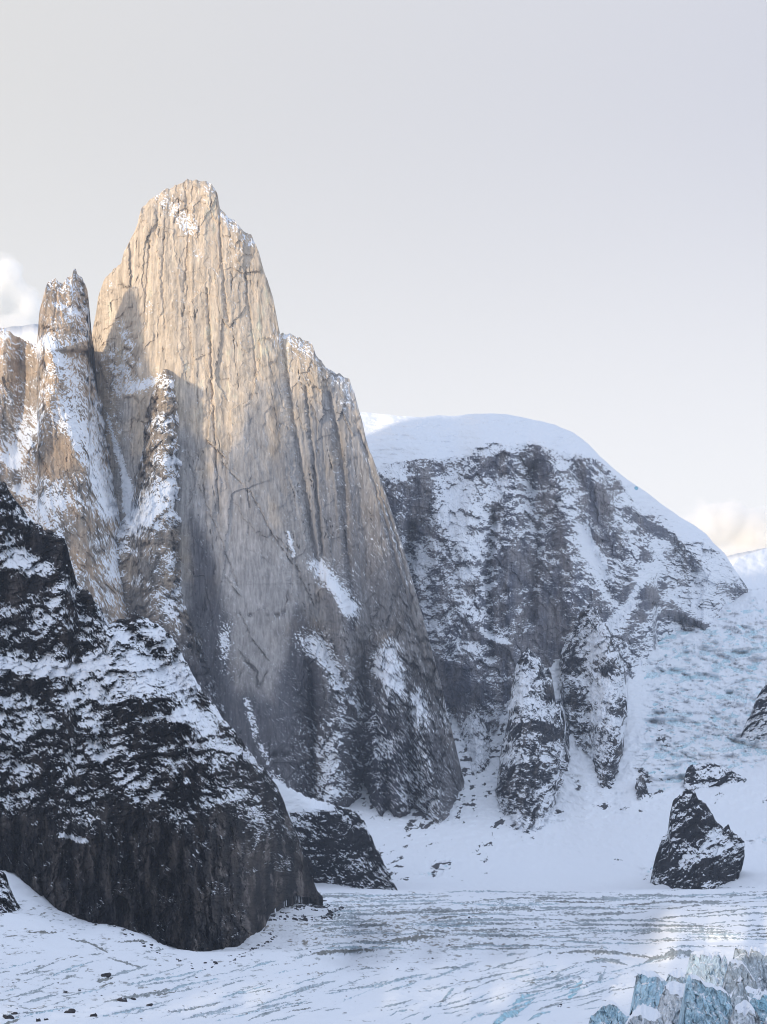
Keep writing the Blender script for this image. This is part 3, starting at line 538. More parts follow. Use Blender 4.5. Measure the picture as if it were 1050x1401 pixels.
massif('rock_rib', 'thin snowy rock rib squeezed between the two pillars', 'rock rib',
       [(759, 1000), (763, 962), (767, 950), (770, 958), (773, 975), (777, 1010), (781, 1052)],
       [(759, 1020), (766, 1046), (774, 1060), (781, 1062)],
       front_pillar(790, [(940, 768), (1060, 772)], -.1, [(('e', 770, 1010, 6, 40), .5)]), 'dusted', jag=3, jag_len=5, seed=27, step=.9, under=10, side=3, depth_shift=30)
massif('rock_rib', 'low snow-banked rock rib between the foot of the tower and the pointed pillar', 'rock rib',
       [(626, 1010), (634, 985), (641, 966), (646, 958), (652, 968), (660, 985), (668, 1000), (676, 1030)],
       [(626, 1030), (640, 1052), (652, 1070), (664, 1066), (676, 1050)],
       front_pillar(795, [(940, 646), (1060, 655)], -.2, [(('e', 650, 1020, 30, 50), .72)]), 'dusted', jag=5, jag_len=7, seed=33, step=1.0, under=12, side=4, depth_shift=40)
massif('rock_outcrop', 'small dark rock knob in the snow right of the foot of the broad pillar', 'rock outcrop',
       [(868, 1080), (872, 1066), (877, 1060), (882, 1066), (887, 1082)], [(868, 1084), (878, 1090), (887, 1085)],
       front_pillar(797, [(1050, 877), (1090, 877)], 0, [(('e', 877, 1075, 10, 14), .5)]), 'dusted', jag=2, jag_len=4, seed=34, step=.7, under=6, side=2, depth_shift=-5)
# ---- rocks standing out of the icefall
def island(seed, tilt, cov0, bare, lean=.8):
    def f(X, Y, bs, t):
        dep = lean * (bs - Y)
        d = rock_relief(X, Y, seed, big=(26, 40, 12), mid=(12, 30, 7), facet=(12, 9, 9), ledge=(9, tilt, 5.5), fine=1.4)
        dep = dep - d
        cov = paint(cov0, bare, X, Y)
        snow = snow_field(X, Y, dep, cov, seed + 3, size=(7, 1.9), tilt=math.atan(-tilt), flat_w=.7, noise_w=1.0)
        tone = mixc((.013, .014, .019), (.034, .032, .035), ss(-.1, .5, fbm(X / 10, Y / 24, 4, seed + 5))) * (1 + .5 * fbm(X / 4, Y / 18, 3, seed + 6))[..., None]
        return dep, snow, np.clip(tone, .008, .3)
    return f
massif('rock_island', 'big black wedge of rock with slanting snow ledges standing at the glacier edge', 'rock outcrop',
       [(890, 1206), (893, 1190), (899, 1165), (907, 1146), (914, 1138), (917, 1112), (921, 1096), (932, 1086), (938, 1079), (948, 1080), (956, 1092), (966, 1099), (976, 1116), (982, 1126), (990, 1132), (997, 1129), (1004, 1140), (1012, 1144), (1019, 1152)],
       [(890, 1207), (897, 1203), (908, 1212), (920, 1206), (931, 1213), (940, 1222), (955, 1223), (968, 1219), (985, 1212), (1004, 1203), (1012, 1190), (1017, 1170), (1019, 1155)],
       island(810, .55, .30, [(('e', 950, 1135, 18, 22, 60), .03), (('l', [(985, 1135), (960, 1160), (930, 1185)], 7), .62), (('l', [(1008, 1150), (975, 1168), (945, 1182)], 5), .55), (('e', 980, 1192, 32, 14), .06), (('e', 910, 1180, 18, 20), .08), (('e', 935, 1105, 16, 16), .5)]), 'gneiss', jag=3, jag_len=7, seed=28, step=.9, under=10, side=3, foot_at=[(890, 4780), (955, 4520), (1019, 4760)])
massif('rock_outcrop', 'small snow-dusted black rock just above the big rock wedge', 'rock outcrop',
       [(937, 1062), (940, 1052), (945, 1047), (957, 1046), (975, 1044), (990, 1049), (1004, 1056), (1018, 1063), (1023, 1067)],
       [(937, 1074), (943, 1079), (956, 1078), (972, 1078), (985, 1072), (1005, 1071), (1023, 1068)],
       island(830, .2, .66, [(('e', 946, 1063, 7, 14), -.05), (('e', 985, 1068, 22, 5), .35)], lean=1.6), 'gneiss', jag=1.5, jag_len=5, seed=29, step=.8, under=8)
massif('rock_outcrop', 'dark snowy crag at the right edge beside the icefall', 'rock outcrop',
       [(1014, 1006), (1020, 990), (1028, 975), (1034, 958), (1042, 944), (1052, 930), (1080, 905), (1140, 890), (1250, 960)],
       [(1014, 1008), (1030, 1004), (1045, 1008), (1080, 1030), (1250, 1060)],
       island(850, .5, .42, [], lean=1.0), 'gneiss', jag=2.5, jag_len=6, seed=30, step=.9, under=10)
massif('rock_outcrop', 'small black crag in the snow slope at the left edge', 'rock outcrop',
       [(-120, 1150), (-30, 1176), (0, 1190), (8, 1196), (13, 1212), (22, 1232), (30, 1244), (38, 1250)],
       [(-120, 1262), (-20, 1256), (0, 1253), (20, 1249), (38, 1251)],
       island(870, -.4, .32, [], lean=1.2), 'gneiss', jag=2, jag_len=6, seed=31, step=.9, under=8)

# =================================================================== THE GLACIER AND THE SNOW
def structure(o): o['kind'] = 'structure'; return o
rng = np.random.default_rng(7)
SCARPS = []      # (points, height in image rows, dirt 0..1 (0 = blue ice))
def sc(pts, h, dirt=.6): SCARPS.append((pts, h, dirt))
# dirty ice walls and long folds of the middle glacier
sc([(424, 1306), (450, 1304), (490, 1302), (530, 1297)], 13, .95); sc([(520, 1290), (560, 1287), (600, 1281)], 10, .95); sc([(610, 1298), (650, 1294), (690, 1294)], 6, .8)
sc([(590, 1259), (640, 1252), (670, 1248)], 5, .9); sc([(430, 1276), (480, 1268), (540, 1266)], 6, .8); sc([(640, 1275), (700, 1270)], 4, .8); sc([(670, 1243), (720, 1243), (745, 1247)], 4, .8)
sc([(560, 1268), (600, 1262), (650, 1258), (700, 1258)], 3, .7); sc([(700, 1256), (770, 1259), (800, 1263)], 3, .7); sc([(720, 1233), (800, 1235), (850, 1233)], 3.2, .9); sc([(830, 1239), (880, 1238), (930, 1232)], 4, .9); sc([(755, 1249), (810, 1252), (860, 1250), (890, 1247)], 4.5, .8)
sc([(440, 1246), (520, 1240), (600, 1236), (690, 1234)], 3, .7); sc([(450, 1256), (520, 1252), (590, 1246)], 3, .7); sc([(480, 1232), (560, 1229), (640, 1226)], 2.4, .7); sc([(700, 1224), (760, 1226), (800, 1224)], 3, .75); sc([(600, 1221), (700, 1220), (800, 1221), (880, 1222)], 1.6, .6)
sc([(860, 1262), (930, 1254), (1000, 1246), (1060, 1240)], 4, .75); sc([(890, 1246), (960, 1238), (1060, 1232)], 3, .8); sc([(850, 1283), (890, 1276), (960, 1270)], 4, .7); sc([(960, 1288), (1000, 1280), (1060, 1278)], 3, .6); sc([(930, 1268), (990, 1262), (1060, 1258)], 2.5, .6)
sc([(760, 1305), (800, 1302), (860, 1306), (900, 1312)], 8, .8); sc([(880, 1318), (920, 1308), (960, 1304)], 14, .75); sc([(800, 1317), (830, 1314), (860, 1320)], 9, .7)
# open crevasses of the near glacier, rising to the right
sc([(440, 1362), (480, 1354), (530, 1345), (560, 1338), (590, 1332)], 6, .45); sc([(400, 1356), (430, 1348), (460, 1341)], 4, .5); sc([(525, 1358), (560, 1348), (575, 1342)], 5, .45); sc([(620, 1328), (640, 1322), (650, 1316)], 9, .5); sc([(590, 1326), (620, 1324), (640, 1324)], 5, .7)
sc([(245, 1397), (290, 1386), (340, 1374)], 5, .5); sc([(325, 1388), (360, 1380), (400, 1370)], 5, .5); sc([(380, 1362), (420, 1352), (450, 1348)], 3.5, .6); sc([(440, 1358), (500, 1350), (525, 1340)], 4, .6); sc([(360, 1400), (390, 1394), (410, 1388)], 4, .5); sc([(445, 1384), (470, 1378)], 4, .6); sc([(470, 1330), (500, 1326), (525, 1323)], 3, .6)
sc([(740, 1340), (770, 1337), (800, 1337)], 9, .55); sc([(775, 1364), (790, 1352), (798, 1342)], 14, .05); sc([(672, 1405), (695, 1388), (715, 1372), (742, 1358)], 17, .1); sc([(600, 1378), (612, 1362), (622, 1352)], 10, .4); sc([(630, 1402), (655, 1392), (672, 1384)], 7, .25); sc([(720, 1398), (740, 1388), (755, 1384)], 8, .3); sc([(640, 1372), (660, 1364), (672, 1356)], 3, .4); sc([(812, 1348), (825, 1338), (830, 1322)], 12, .5); sc([(530, 1392), (545, 1384), (560, 1382)], 4, .4); sc([(575, 1398), (590, 1390)], 5, .4)
# lower left
sc([(0, 1404), (20, 1398), (30, 1394)], 7, .9); sc([(0, 1390), (40, 1386), (70, 1382)], 3, .7); sc([(140, 1372), (200, 1362), (260, 1350)], 8, .8); sc([(80, 1364), (110, 1360), (150, 1352)], 4, .7); sc([(130, 1345), (150, 1340), (158, 1338)], 5, .9); sc([(0, 1372), (30, 1378), (60, 1388)], 3, .7); sc([(170, 1352), (230, 1344), (270, 1340)], 3, .6)
sc([(34, 1276), (60, 1276), (82, 1278)], 4, .95); sc([(90, 1284), (120, 1290), (140, 1300), (150, 1306)], 5, .9); sc([(146, 1310), (170, 1318), (196, 1324)], 4, .85); sc([(5, 1284), (28, 1280)], 4, .95); sc([(160, 1290), (190, 1288), (210, 1292)], 4, .9); sc([(196, 1303), (230, 1300)], 3, .8); sc([(150, 1388), (190, 1380), (230, 1370)], 3, .6)
for k in range(240):
    y = 1222 + 172 * rng.random() ** 1.25; near = (y - 1216) / 185
    x = rng.uniform(-40, 1090) if near < .55 else rng.uniform(-40, 880)
    ln = rng.uniform(6, 60) * (.6 + .8 * near) * rng.uniform(.4, 1); slope = -(.03 + .30 * near) * rng.uniform(.4, 1.3)
    if x < 420 and y < 1300: continue
    sc([(x, y), (x + ln * .5, y + slope * ln * .5 + rng.normal() * 1.2), (x + ln, y + slope * ln)], rng.uniform(.7, 1.9) + 2.6 * near * rng.random() ** 2, rng.uniform(.45, .95))

for k in range(110):                     # long arched crevasses of the middle glacier
    y = rng.uniform(1220, 1300); x = rng.uniform(400, 1040); ln = rng.uniform(50, 210); bow = rng.uniform(-4, 5); sl = rng.uniform(-.05, .02)
    sc([(x + ln * q, y + sl * ln * q - bow * 4 * q * (1 - q)) for q in np.linspace(0, 1, 7)], rng.uniform(1.4, 4.6), rng.uniform(.4, .85))
for k in range(90):                      # slanting ones of the near glacier
    x = rng.uniform(-30, 800); y = rng.uniform(1330, 1400); ln = rng.uniform(30, 130); sl = -rng.uniform(.16, .36); bow = rng.uniform(-5, 3)
    sc([(x + ln * q, y + sl * ln * q - bow * 4 * q * (1 - q)) for q in np.linspace(0, 1, 7)], rng.uniform(1.5, 5.5), rng.uniform(.25, .7))
def build_ground():
    px = np.concatenate([np.arange(-760, -40, 12.0), np.arange(-40, 1091, 1.15), np.arange(1096, 1800, 12.0)])
    T = ipl([(-760, 1110), (380, 1090), (400, 1035), (560, 1030), (600, 985), (630, 940), (690, 930), (720, 985), (745, 895), (765, 895), (800, 985), (840, 960), (860, 870), (890, 850), (930, 815), (1000, 780), (1008, 766), (1020, 759), (1050, 750), (1110, 744), (1800, 770)], px) + 1.5 * fbm(px / 30, px * 0, 3, 90)
    yl = np.arange(1440, 1214, -.62)
    n2 = 360
    yl2 = 1214.4 + (T[None] - 1214.4) * np.linspace(0, 1, n2)[1:, None]
    Y = np.concatenate([np.repeat(yl[:, None], px.size, 1), yl2]); X = np.repeat(px[None], Y.shape[0], 0)
    D = Dt(X, Y)
    # --- scarps: rows over an ice wall do not recede
    w = np.ones(Y.shape); pos = np.zeros(Y.shape); dirt = np.full(Y.shape, -1.0); face = np.zeros(Y.shape); lip = np.zeros(Y.shape)
    Yj = Y + 2.2 * fbm(X / 9, Y / 6, 4, 91, gain=.65)
    for pts, h, dr in SCARPS:
        xs = [p[0] for p in pts]; x0, x1 = min(xs), max(xs)
        cm = np.nonzero((px > x0 - 3) & (px < x1 + 3))[0]
        if cm.size < 3: continue
        if pts[0][0] > pts[-1][0]: pts = pts[::-1]
        mid = ipl(pts, px[cm]); tt = (px[cm] - x0) / (x1 - x0)
        env = np.clip(4 * tt * (1 - tt), 0, 1) ** .7 * np.clip(1 + 1.1 * fbm(px[cm] / 11, px[cm] * 0 + 3.7 * x0, 4, 92), .05, 2)
        hh = np.maximum(h * env, 0) * .5
        r0 = np.searchsorted(-yl, -(mid.max() + h)); r1 = np.searchsorted(-yl, -(mid.min() - h - 8)) + 1
        r0 = max(r0 - 2, 0)
        dy = np.abs(Yj[r0:r1, cm] - mid[None])
        f = ss(0, .9, hh[None] - dy)
        sl = np.ix_(np.arange(r0, r1), cm)
        w[sl] = np.minimum(w[sl], 1 - .97 * f)
        pos[sl] = np.where(f > .05, np.clip((Yj[r0:r1, cm] - mid[None] + hh[None]) / np.maximum(2 * hh[None], .5), 0, 1), pos[sl])
        dirt[sl] = np.where(f > .3, dr, dirt[sl]); face[sl] = np.maximum(face[sl], f)
    lnD = np.log(D); k = len(yl)
    dl = np.diff(lnD[:k], axis=0); ww = .5 * (w[1:k] + w[:k - 1])
    tot = dl.sum(0); acc = np.concatenate([np.zeros((1, px.size)), np.cumsum(dl * ww, 0)])
    sc_ = tot / acc[-1]
    from_near = lnD[:1] + acc * sc_
    dev = from_near - lnD[:k]
    fine_c = (px > -40) & (px < 1091); kk = np.hanning(47); kk /= kk.sum()
    dv = np.apply_along_axis(lambda r: np.convolve(np.pad(r, 23, 'edge'), kk, 'valid'), 1, dev)
    D[:k] = np.exp(lnD[:k] + dv * (1 - .6 * blob(('e', 1000, 1262, 180, 60), X[:k], Y[:k])))
    D = D * (1 + ss(1214, 1195, Y) * .003 * fbm(X / 13, Y / 6, 4, 126) * ss(1200, 1150, Y))
    # --- undulating surface; broken ice of the icefall and of the small ice cliffs
    fall = ss(862, 905, X + 14 * fbm(X / 25, Y / 25, 3, 93) + .0 * Y) * ss(1135, 1060, Y) * ss(765, 850, Y + .1 * (1050 - X)) * ss(1100, 1060, Y + 0 * X + .35 * np.maximum(0, X - 935))
    fall = np.clip(fall, 0, 1)
    cliffs = np.zeros(Y.shape)
    for s in [('e', 605, 1182, 22, 12, -10), ('e', 1035, 1150, 30, 12), ('e', 895, 1190, 24, 10), ('e', 745, 1118, 30, 10, -10), ('e', 590, 1196, 34, 6), ('e', 880, 1040, 14, 40), ('e', 1020, 985, 40, 30)]: cliffs = np.maximum(cliffs, blob(s, X, Y))
    brk = np.maximum(fall, cliffs * .9)
    f1, f2, r1, r2, r3, ox, oy = worley((X + 6 * fbm(X / 14, Y / 14, 3, 94)) / 17, (Y + 5 * fbm(X / 14, Y / 14, 3, 95)) / 9, 96)
    f1b, f2b, q1, q2, q3, oxb, oyb = worley(X / 7.5 + fbm(X / 9, Y / 9, 2, 97), Y / 5.0, 98)
    ice_d = 34 * ((r1 - .5) + .9 * (r2 - .5) * ox - 1.0 * (r3 - .1) * oy) + 15 * ((q1 - .5) - 1.0 * (q2 - .2) * oyb)
    arcs = np.zeros(Y.shape); r2 = np.random.default_rng(21)
    for kk_ in range(230):
        ax_ = r2.uniform(868, 1085); ay_ = r2.uniform(862, 1108); ln = r2.uniform(8, 40); h_ = r2.uniform(1.2, 4.2); sl = r2.uniform(-.35, .45); bow = r2.uniform(-3, 3)
        cm = np.nonzero((px > ax_ - ln) & (px < ax_ + ln))[0]
        u_ = (px[cm] - ax_) / ln; mid = ay_ + sl * (px[cm] - ax_) + bow * u_ ** 2 + 1.6 * fbm(px[cm] / 5, px[cm] * 0 + kk_, 2, 127)
        dy = (Y[:, cm] - mid[None]) / (h_ * (1 - u_[None] ** 2) + .1)
        arcs[:, cm] = np.maximum(arcs[:, cm], ss(-1.0, -.6, dy) * ss(1.2, .3, dy) * ss(.1, .4, h_ * (1 - u_[None] ** 2)))
        D[:, cm] = D[:, cm] + fall[:, cm] * 11 * h_ * ss(1.2, -.6, dy) * np.exp(-np.clip(-dy - 1, 0, 9) / 1.6) * (1 - u_[None] ** 2)
    arcs = arcs * np.clip(fall * 1.3, 0, 1)
    D = D - brk * ice_d * (.55 + .45 * (cliffs > .2)) - brk * (70 * fbm(X / 70, Y / 22, 4, 118) + 26 * ridged((X + .3 * Y) / 40, (Y + 4 * fbm(X / 20, Y / 20, 2, 121)) / 12, 3, 120))
    up = ss(1214, 1195, Y)
    D = D * (1 + up * (1 - fall) * (.0022 * fbm(X / 40, Y / 14, 4, 99) + .0005 * fbm(X / 9, Y / 5, 3, 100)))
    flutes = np.clip(blob(('p', [(858, 890), (905, 880), (925, 960), (900, 1060), (868, 1060)], 10), X, Y) + .7 * blob(('p', [(560, 1110), (640, 1080), (660, 1190), (560, 1200)], 14), X, Y), 0, 1)
    D = D - flutes * 7 * ridged((X - .22 * Y) / 11, Y / 150, 3, 101)
    VX = (X - CX) / F * D; VY = D; VZ = (HY - Y) / F * D
    calm = 1 - .8 * blob(('e', 985, 1262, 120, 36), X, Y)
    far_ = ss(950, 2600, VY)
    VZ = VZ + calm * (1 - up) * (1 - face) * (.7 + .6 * far_) * (2.4 * fbm(VX / 90, VY / 170, 4, 102) + 1.6 * ridged((VX + .25 * VY) / 120, (VY - .3 * VX) / 60, 4, 112) * ss(-.2, .4, fbm(VX / 200, VY / 400, 2, 113)) + .8 * fbm(VX / 12, VY / 30, 4, 103))
    # --- material: bare ice on walls, grit, dirt that also paints in surface shading, blue ice in the falls
    fl = rank(blur(np.clip(-np.gradient(D, axis=0) / np.gradient(Y, axis=0), -40, 90), 1))
    grit = fbm(X / 26, Y / 5, 5, 104, gain=.62); speck = fbm(X / 2.6, Y / 1.5, 3, 105)
    snow = np.full(Y.shape, .55)
    snow = np.where(face > .3, -.34 + .62 * pos ** 1.4 * (dirt > .2) + .20 * (dirt < .3) + .5 * fbm(X / 4.5, Y / 7, 4, 106, gain=.65), snow)
    lines = ss(.30, .62, ridged((X + 14 * fbm(X / 60, Y / 16, 3, 114)) / 70, (Y + .10 * X + 3 * fbm(X / 24, Y / 8, 3, 115)) / (3.2 + .05 * np.clip(Y - 1216, 0, 200)), 3, 116)) * ss(-.05, .3, fbm(X / 60, Y / 20, 3, 117) + .12) * ss(1400, 1260, Y)
    dirt_shade = calm * ss(.02, .36, grit + .42 * lines + .40 * blob(('e', 570, 1268, 190, 34), X, Y) + .28 * blob(('e', 960, 1262, 130, 30), X, Y) + .2 * blob(('e', 90, 1365, 160, 34), X, Y)) * ss(1216, 1222, Y)  # dirty ice, plus grey painted in for the shading of rough snow
    snow = snow - dirt_shade * (face < .3) * (.50 + .6 * fbm(X / 9, Y / 2.6, 4, 119, gain=.7))
    snow = np.where(speck > .68 - .10 * dirt_shade, np.minimum(snow, -.1), snow) * np.where(up > .5, 1, 1)
    icef = brk * ss(.5, .85, fl * .55 + .45 * rank(fbm(X / 16, Y / 12, 4, 107)))
    snow = np.where(up > .5, .55 - (.72 + .35 * fbm(X / 5, Y / 4, 3, 122)) * icef, snow)
    snow = np.where(up > .5, snow - (.72 + .12 * ss(980, 1040, Y)) * arcs * (.6 + .6 * fbm(X / 4, Y / 4, 3, 128)), snow)
    # rocks that show through the slopes
    rk = np.zeros(Y.shape)
    for s, v in [(('e', 650, 1030, 34, 80), .62), (('e', 605, 1105, 30, 40), .6), (('e', 700, 1110, 30, 26), .5), (('e', 770, 1075, 24, 14), .5), (('e', 545, 1110, 40, 20), .45), (('e', 560, 1140, 16, 40, -20), .34), (('e', 660, 985, 26, 26), .55), (('e', 655, 1153, 16, 5), .5), (('e', 815, 1105, 26, 5), .5), (('e', 740, 1112, 30, 10), .42), (('e', 878, 1110, 6, 3), .55), (('e', 530, 1190, 30, 30), .3), (('e', 598, 1185, 22, 14), .5), (('e', 900, 1190, 30, 14), .5), (('e', 1030, 1095, 30, 10), .34), (('e', 1000, 1215, 60, 6), .34), (('e', 640, 945, 30, 20), .55), (('e', 880, 1080, 10, 30), .36), (('e', 905, 1000, 10, 60), .3)]: rk = np.maximum(rk, v * blob(s, X, Y))
    rn = rank(fbm(X / 15 + .4 * Y / 15, Y / 9, 5, 108, gain=.68) + .5 * fbm(X / 40, Y / 40, 2, 123))
    rocky = (rn < rk * .62) & (up > .5)
    snow = np.where(rocky, -.15, snow)
    blue = np.array((.36, .62, .72)); dirtc = np.array((.19, .185, .165)); greyice = np.array((.42, .49, .54)); rockc = np.array((.06, .058, .062))
    tone = mixc((.40, .43, .45), (.24, .225, .195), ss(-.1, .4, fbm(X / 50, Y / 18, 3, 124) + .5 * blob(('e', 560, 1275, 170, 34), X, Y)))
    dd = np.clip(dirt, 0, 1)[..., None]
    wall = np.where(dd < .5, blue + (greyice - blue) * dd * 2, greyice + (dirtc - greyice) * (dd - .5) * 2) * (1 + .5 * fbm(X / 2.5, Y / 12, 3, 109))[..., None]
    tone = np.where((face > .3)[..., None], wall, tone)
    tone = np.where((speck > .6)[..., None] & (face < .3)[..., None], np.array((.06, .058, .06)), tone)
    icec = mixc((.66, .78, .84), (.46, .68, .76), ss(-.2, .45, fbm(X / 12, Y / 10, 4, 110))) * (1 - .22 * (rank(speck) > .86))[..., None]
    tone = np.where((up > .5)[..., None], icec, tone)
    tone = np.where(rocky[..., None], rockc, tone)
    V = np.stack([VX, VY, VZ], -1).reshape(-1, 3); Q = grid_quads(*Y.shape)[:, ::-1]
    global GROUND
    GROUND = (px, Y, VX, VY, VZ)
    qx = X[:-1, :-1].ravel(); qy = Y[:-1, :-1].ravel(); qf = fall[:-1, :-1].ravel()
    a = qy > 1216.5; c = (~a) & (qx > 862) & (qy < 1112); b = ~a & ~c
    for nm, m in (('glacier', a), ('snow_slope', b), ('icefall', c)):
        structure(make_object(nm, V, Q[m], np.clip(tone.reshape(-1, 3), .01, .85), snow.ravel(), 'glacier', (0, 0, 0)))
build_ground()

# wide ground under everything, running out to the horizon
def plain_grid(name, xs, ys, zf, mat, snowf, tonec):
    X, Yw = np.meshgrid(xs, ys); Z = zf(X, Yw)
    V = np.stack([X, Yw, Z], -1).reshape(-1, 3)
    tone = np.zeros((V.shape[0], 3)) + np.array(tonec)
    return structure(make_object(name, V, grid_quads(*X.shape)[:, ::-1], tone, snowf(X, Yw, Z).ravel(), mat, (0, 0, 0)))
plain_grid('ground', np.linspace(-7200, 7200, 90), np.linspace(-5200, 12400, 105),
           lambda x, y: -112 + 50 * ss(700, -100, np.hypot(x, y)) + 3 * fbm(x / 500, y / 500, 3, 120), 'glacier', lambda x, y, z: x * 0 + .6, (.3, .3, .28))
# mountain walls outside the picture; this crest is added, its heights shaped to cast shade
SHADE_RIDGE = [(-3500, 700), (-500, 800), (900, 1000), (1000, 1000), (1080, 40), (1660, 40), (1800, 1150), (2100, 1400), (3000, 1500), (4000, 1920), (4350, 1900), (4900, 1850), (5000, 1980), (5600, 2080), (6800, 1500)]
def ridge(name, org, u, width, prof, seed, s0, s1, ns, nq):
    """a mountain wall whose crest runs square to the direction u, at 'org'"""
    vx, vy = u[1], -u[0]
    S, Qv = np.meshgrid(np.linspace(s0, s1, ns), np.linspace(-width, width, nq))
    x = org[0] + S * vx + Qv * u[0]; y = org[1] + S * vy + Qv * u[1]
    c = .12 * width * fbm(S / 900, S * 0, 3, seed)
    hgt = ipl(prof, S) * (1 + .022 * fbm(S / 420, S * 0, 4, seed + 1))
    q = np.clip(1 - np.abs(Qv - c) / width, 0, 1)
    Z = -118 + hgt * q ** 1.1 * (1 + .3 * ridged(x / 420, y / 420, 4, seed + 2) * (1 - q)) + 60 * q * (1 - q) * fbm(x / 160, y / 160, 4, seed + 3)
    V = np.stack([x, y, Z], -1).reshape(-1, 3)
    sn = .02 + .5 * fbm(x / 130, y / 130, 5, seed + 5) + .12 * ss(300, 1500, Z)
    structure(make_object(name, V, grid_quads(nq, ns), np.zeros((V.shape[0], 3)) + .1, sn.ravel(), 'dusted', (0, 0, 0)))
SUN_AZ, SUN_EL = R(230.3), R(5.5)        # measured clockwise from the viewing direction: from behind the left shoulder, low
su = (math.sin(SUN_AZ), math.cos(SUN_AZ))
# unseen ridge added to shade the valley floor; its gap lets one band of sun onto the ice
ridge('hills', (su[0] * 3500, su[1] * 3500), su, 1000, SHADE_RIDGE, 130, -3500, 6800, 260, 60)
ridge('hills', (4300, 4000), (1, 0), 1200, [(-7000, 500), (0, 900), (7000, 700)], 140, -7000, 7000, 160, 50)
ridge('hills', (-640, 1750), (1, 0), 170, [(-2000, 60), (-700, 150), (0, 165), (600, 150), (1200, 60)], 160, -1500, 900, 80, 24)  # unseen low bank, added to keep the sun off the near left ice
def far_hill(pts, D, depth, snowv):
    px = np.arange(pts[0][0], pts[-1][0] + .1, 2.0); t = ipl(pts, px) + 1.2 * fbm(px / 12, px * 0, 3, 150)
    r = np.linspace(0, 1, 30)[:, None]
    zt = (HY - t) / F * D; xx = (px - CX) / F * D
    Dn = D - depth * r ** 1.3; Zn = zt[None] + (-118 - zt[None]) * r
    f = np.stack([np.repeat(xx[None], 30, 0), Dn + 0 * xx[None] + 30 * fbm(px / 20, 0 * px, 3, 151)[None] * r, Zn], -1)
    b = np.stack([np.repeat(xx[None], 30, 0), D + depth * r[1:] ** 1.2 + 0 * xx[None], Zn[1:]], -1) if False else np.stack([np.repeat(xx[None], 29, 0), np.repeat(D + depth * r[1:] ** 1.2, px.size, 1), Zn[1:]], -1)
    V = np.concatenate([f[::-1], b]).reshape(-1, 3)
    sn = snowv + .3 * fbm(V[:, 0] / 60, V[:, 2] / 25, 4, 152)
    structure(make_object('hills', V, grid_quads(59, px.size)[:, ::-1], np.zeros((V.shape[0], 3)) + .16, sn, 'dusted', (0, 0, 0)))
far_hill([(-260, 500), (-60, 462), (0, 450), (14, 447), (30, 446), (46, 443), (60, 445), (90, 455), (130, 462), (180, 480), (260, 560)], 8800, 900, .45)
far_hill([(930, 800), (985, 764), (1005, 758), (1030, 753), (1055, 748), (1100, 742), (1300, 730), (1420, 800)], 10400, 900, .6)

# =================================================================== SERACS at the lower right
def serac_relief(seed, facecol, toprow, skew, x0, x1):
    def f(X, Y, bs, t):
        h = bs - Y
        u = (X - (x0 + x1) / 2) / ((x1 - x0) / 2)
        edge = toprow * (1 + .35 * fbm(X / 9, Y * 0, 3, seed)) + .12 * toprow * u + 3
        slope = np.abs(np.gradient(smooth1(t[0], X[0], 7), X[0]))[None]; edge = edge / (1 + (slope / .9) ** 2)
        capw = ss(1.5, -1.5, (Y - t) - edge) * ss(2.2, 1.0, slope)
        dep = .30 * h + 5.5 * np.abs(u) ** 2.4 + capw * np.maximum(0, edge - (Y - t)) * 1.5
        Xl = X - skew * (Y - t)
        fl = ridged((Xl + 1.5 * fbm(X / 8, Y / 8, 2, seed + 9)) / 9, Y / 60, 3, seed + 1)
        f1, f2, r1, r2, r3, ox, oy = worley((Xl + 2 * fbm(X / 9, Y / 9, 2, seed + 8)) / 10, Y / 20, seed + 10)
        d = (1 - capw * .85) * (2.2 * fl + 3.0 * ((r1 - .5) + (r2 - .5) * ox * 1.4 + (r3 - .5) * oy) + .7 * fbm(X / 2.5, Y / 7, 3, seed + 2)) + 3.6 * fbm(X / 13, Y / 16, 4, seed + 3)
        crack = .6 * ss(.0, .3, fbm(X / 14, Y / 14, 3, seed + 15)) * ss(.05, .012, np.abs(perlin(Xl / 9 + .5 * fbm(X / 9, Y / 14, 2, seed + 12), Y / 70, seed + 11))) * (1 - capw)
        d = d - 2.2 * crack
        dep = dep - d
        flat = rank(blur(-np.gradient(dep, axis=0) / np.maximum(np.gradient(Y, axis=0), .05), 1))
        down = (Y - t - edge) / np.maximum(bs - t - edge, 6)
        snow = np.where(capw > .5, .42 - .4 * ss(.25, .6, fbm(X / 6, Y / 4, 4, seed + 13)), -.26 + .34 * fbm(Xl / 6, Y / 16, 4, seed + 4) + .22 * ss(.55, 1.1, down) + .4 * ss(.72, .95, flat))
        dirt = ss(.12, .5, fbm(Xl / 5, Y / 26, 4, seed + 5) + .25 * np.exp(-np.maximum(0, Y - t - edge) / 5))
        tone = mixc(facecol, (.20, .205, .20), dirt * .75)
        pale = ss(.0, .4, fbm(Xl / 14, Y / 26, 3, seed + 14))
        tone = tone * (1 - .45 * pale[..., None]) + .45 * pale[..., None] * np.array((.62, .68, .72))
        tone = tone * (1 + .4 * fbm(Xl / 2.2, Y / 22, 3, seed + 6))[..., None] * (1 - .7 * crack[..., None] * np.array((1, .72, .6)))
        sp = fbm(X / 2, Y / 2, 2, seed + 7) > .58
        snow = np.where(sp & (capw > .5), -.1, snow); tone = np.where((sp & (capw > .5))[..., None], .1, tone)
        return dep, snow, np.clip(tone, .02, .8)
    return f
BLUE, PALEB, DEEP, DULL = (.44, .62, .72), (.58, .69, .76), (.32, .55, .66), (.48, .54, .58)
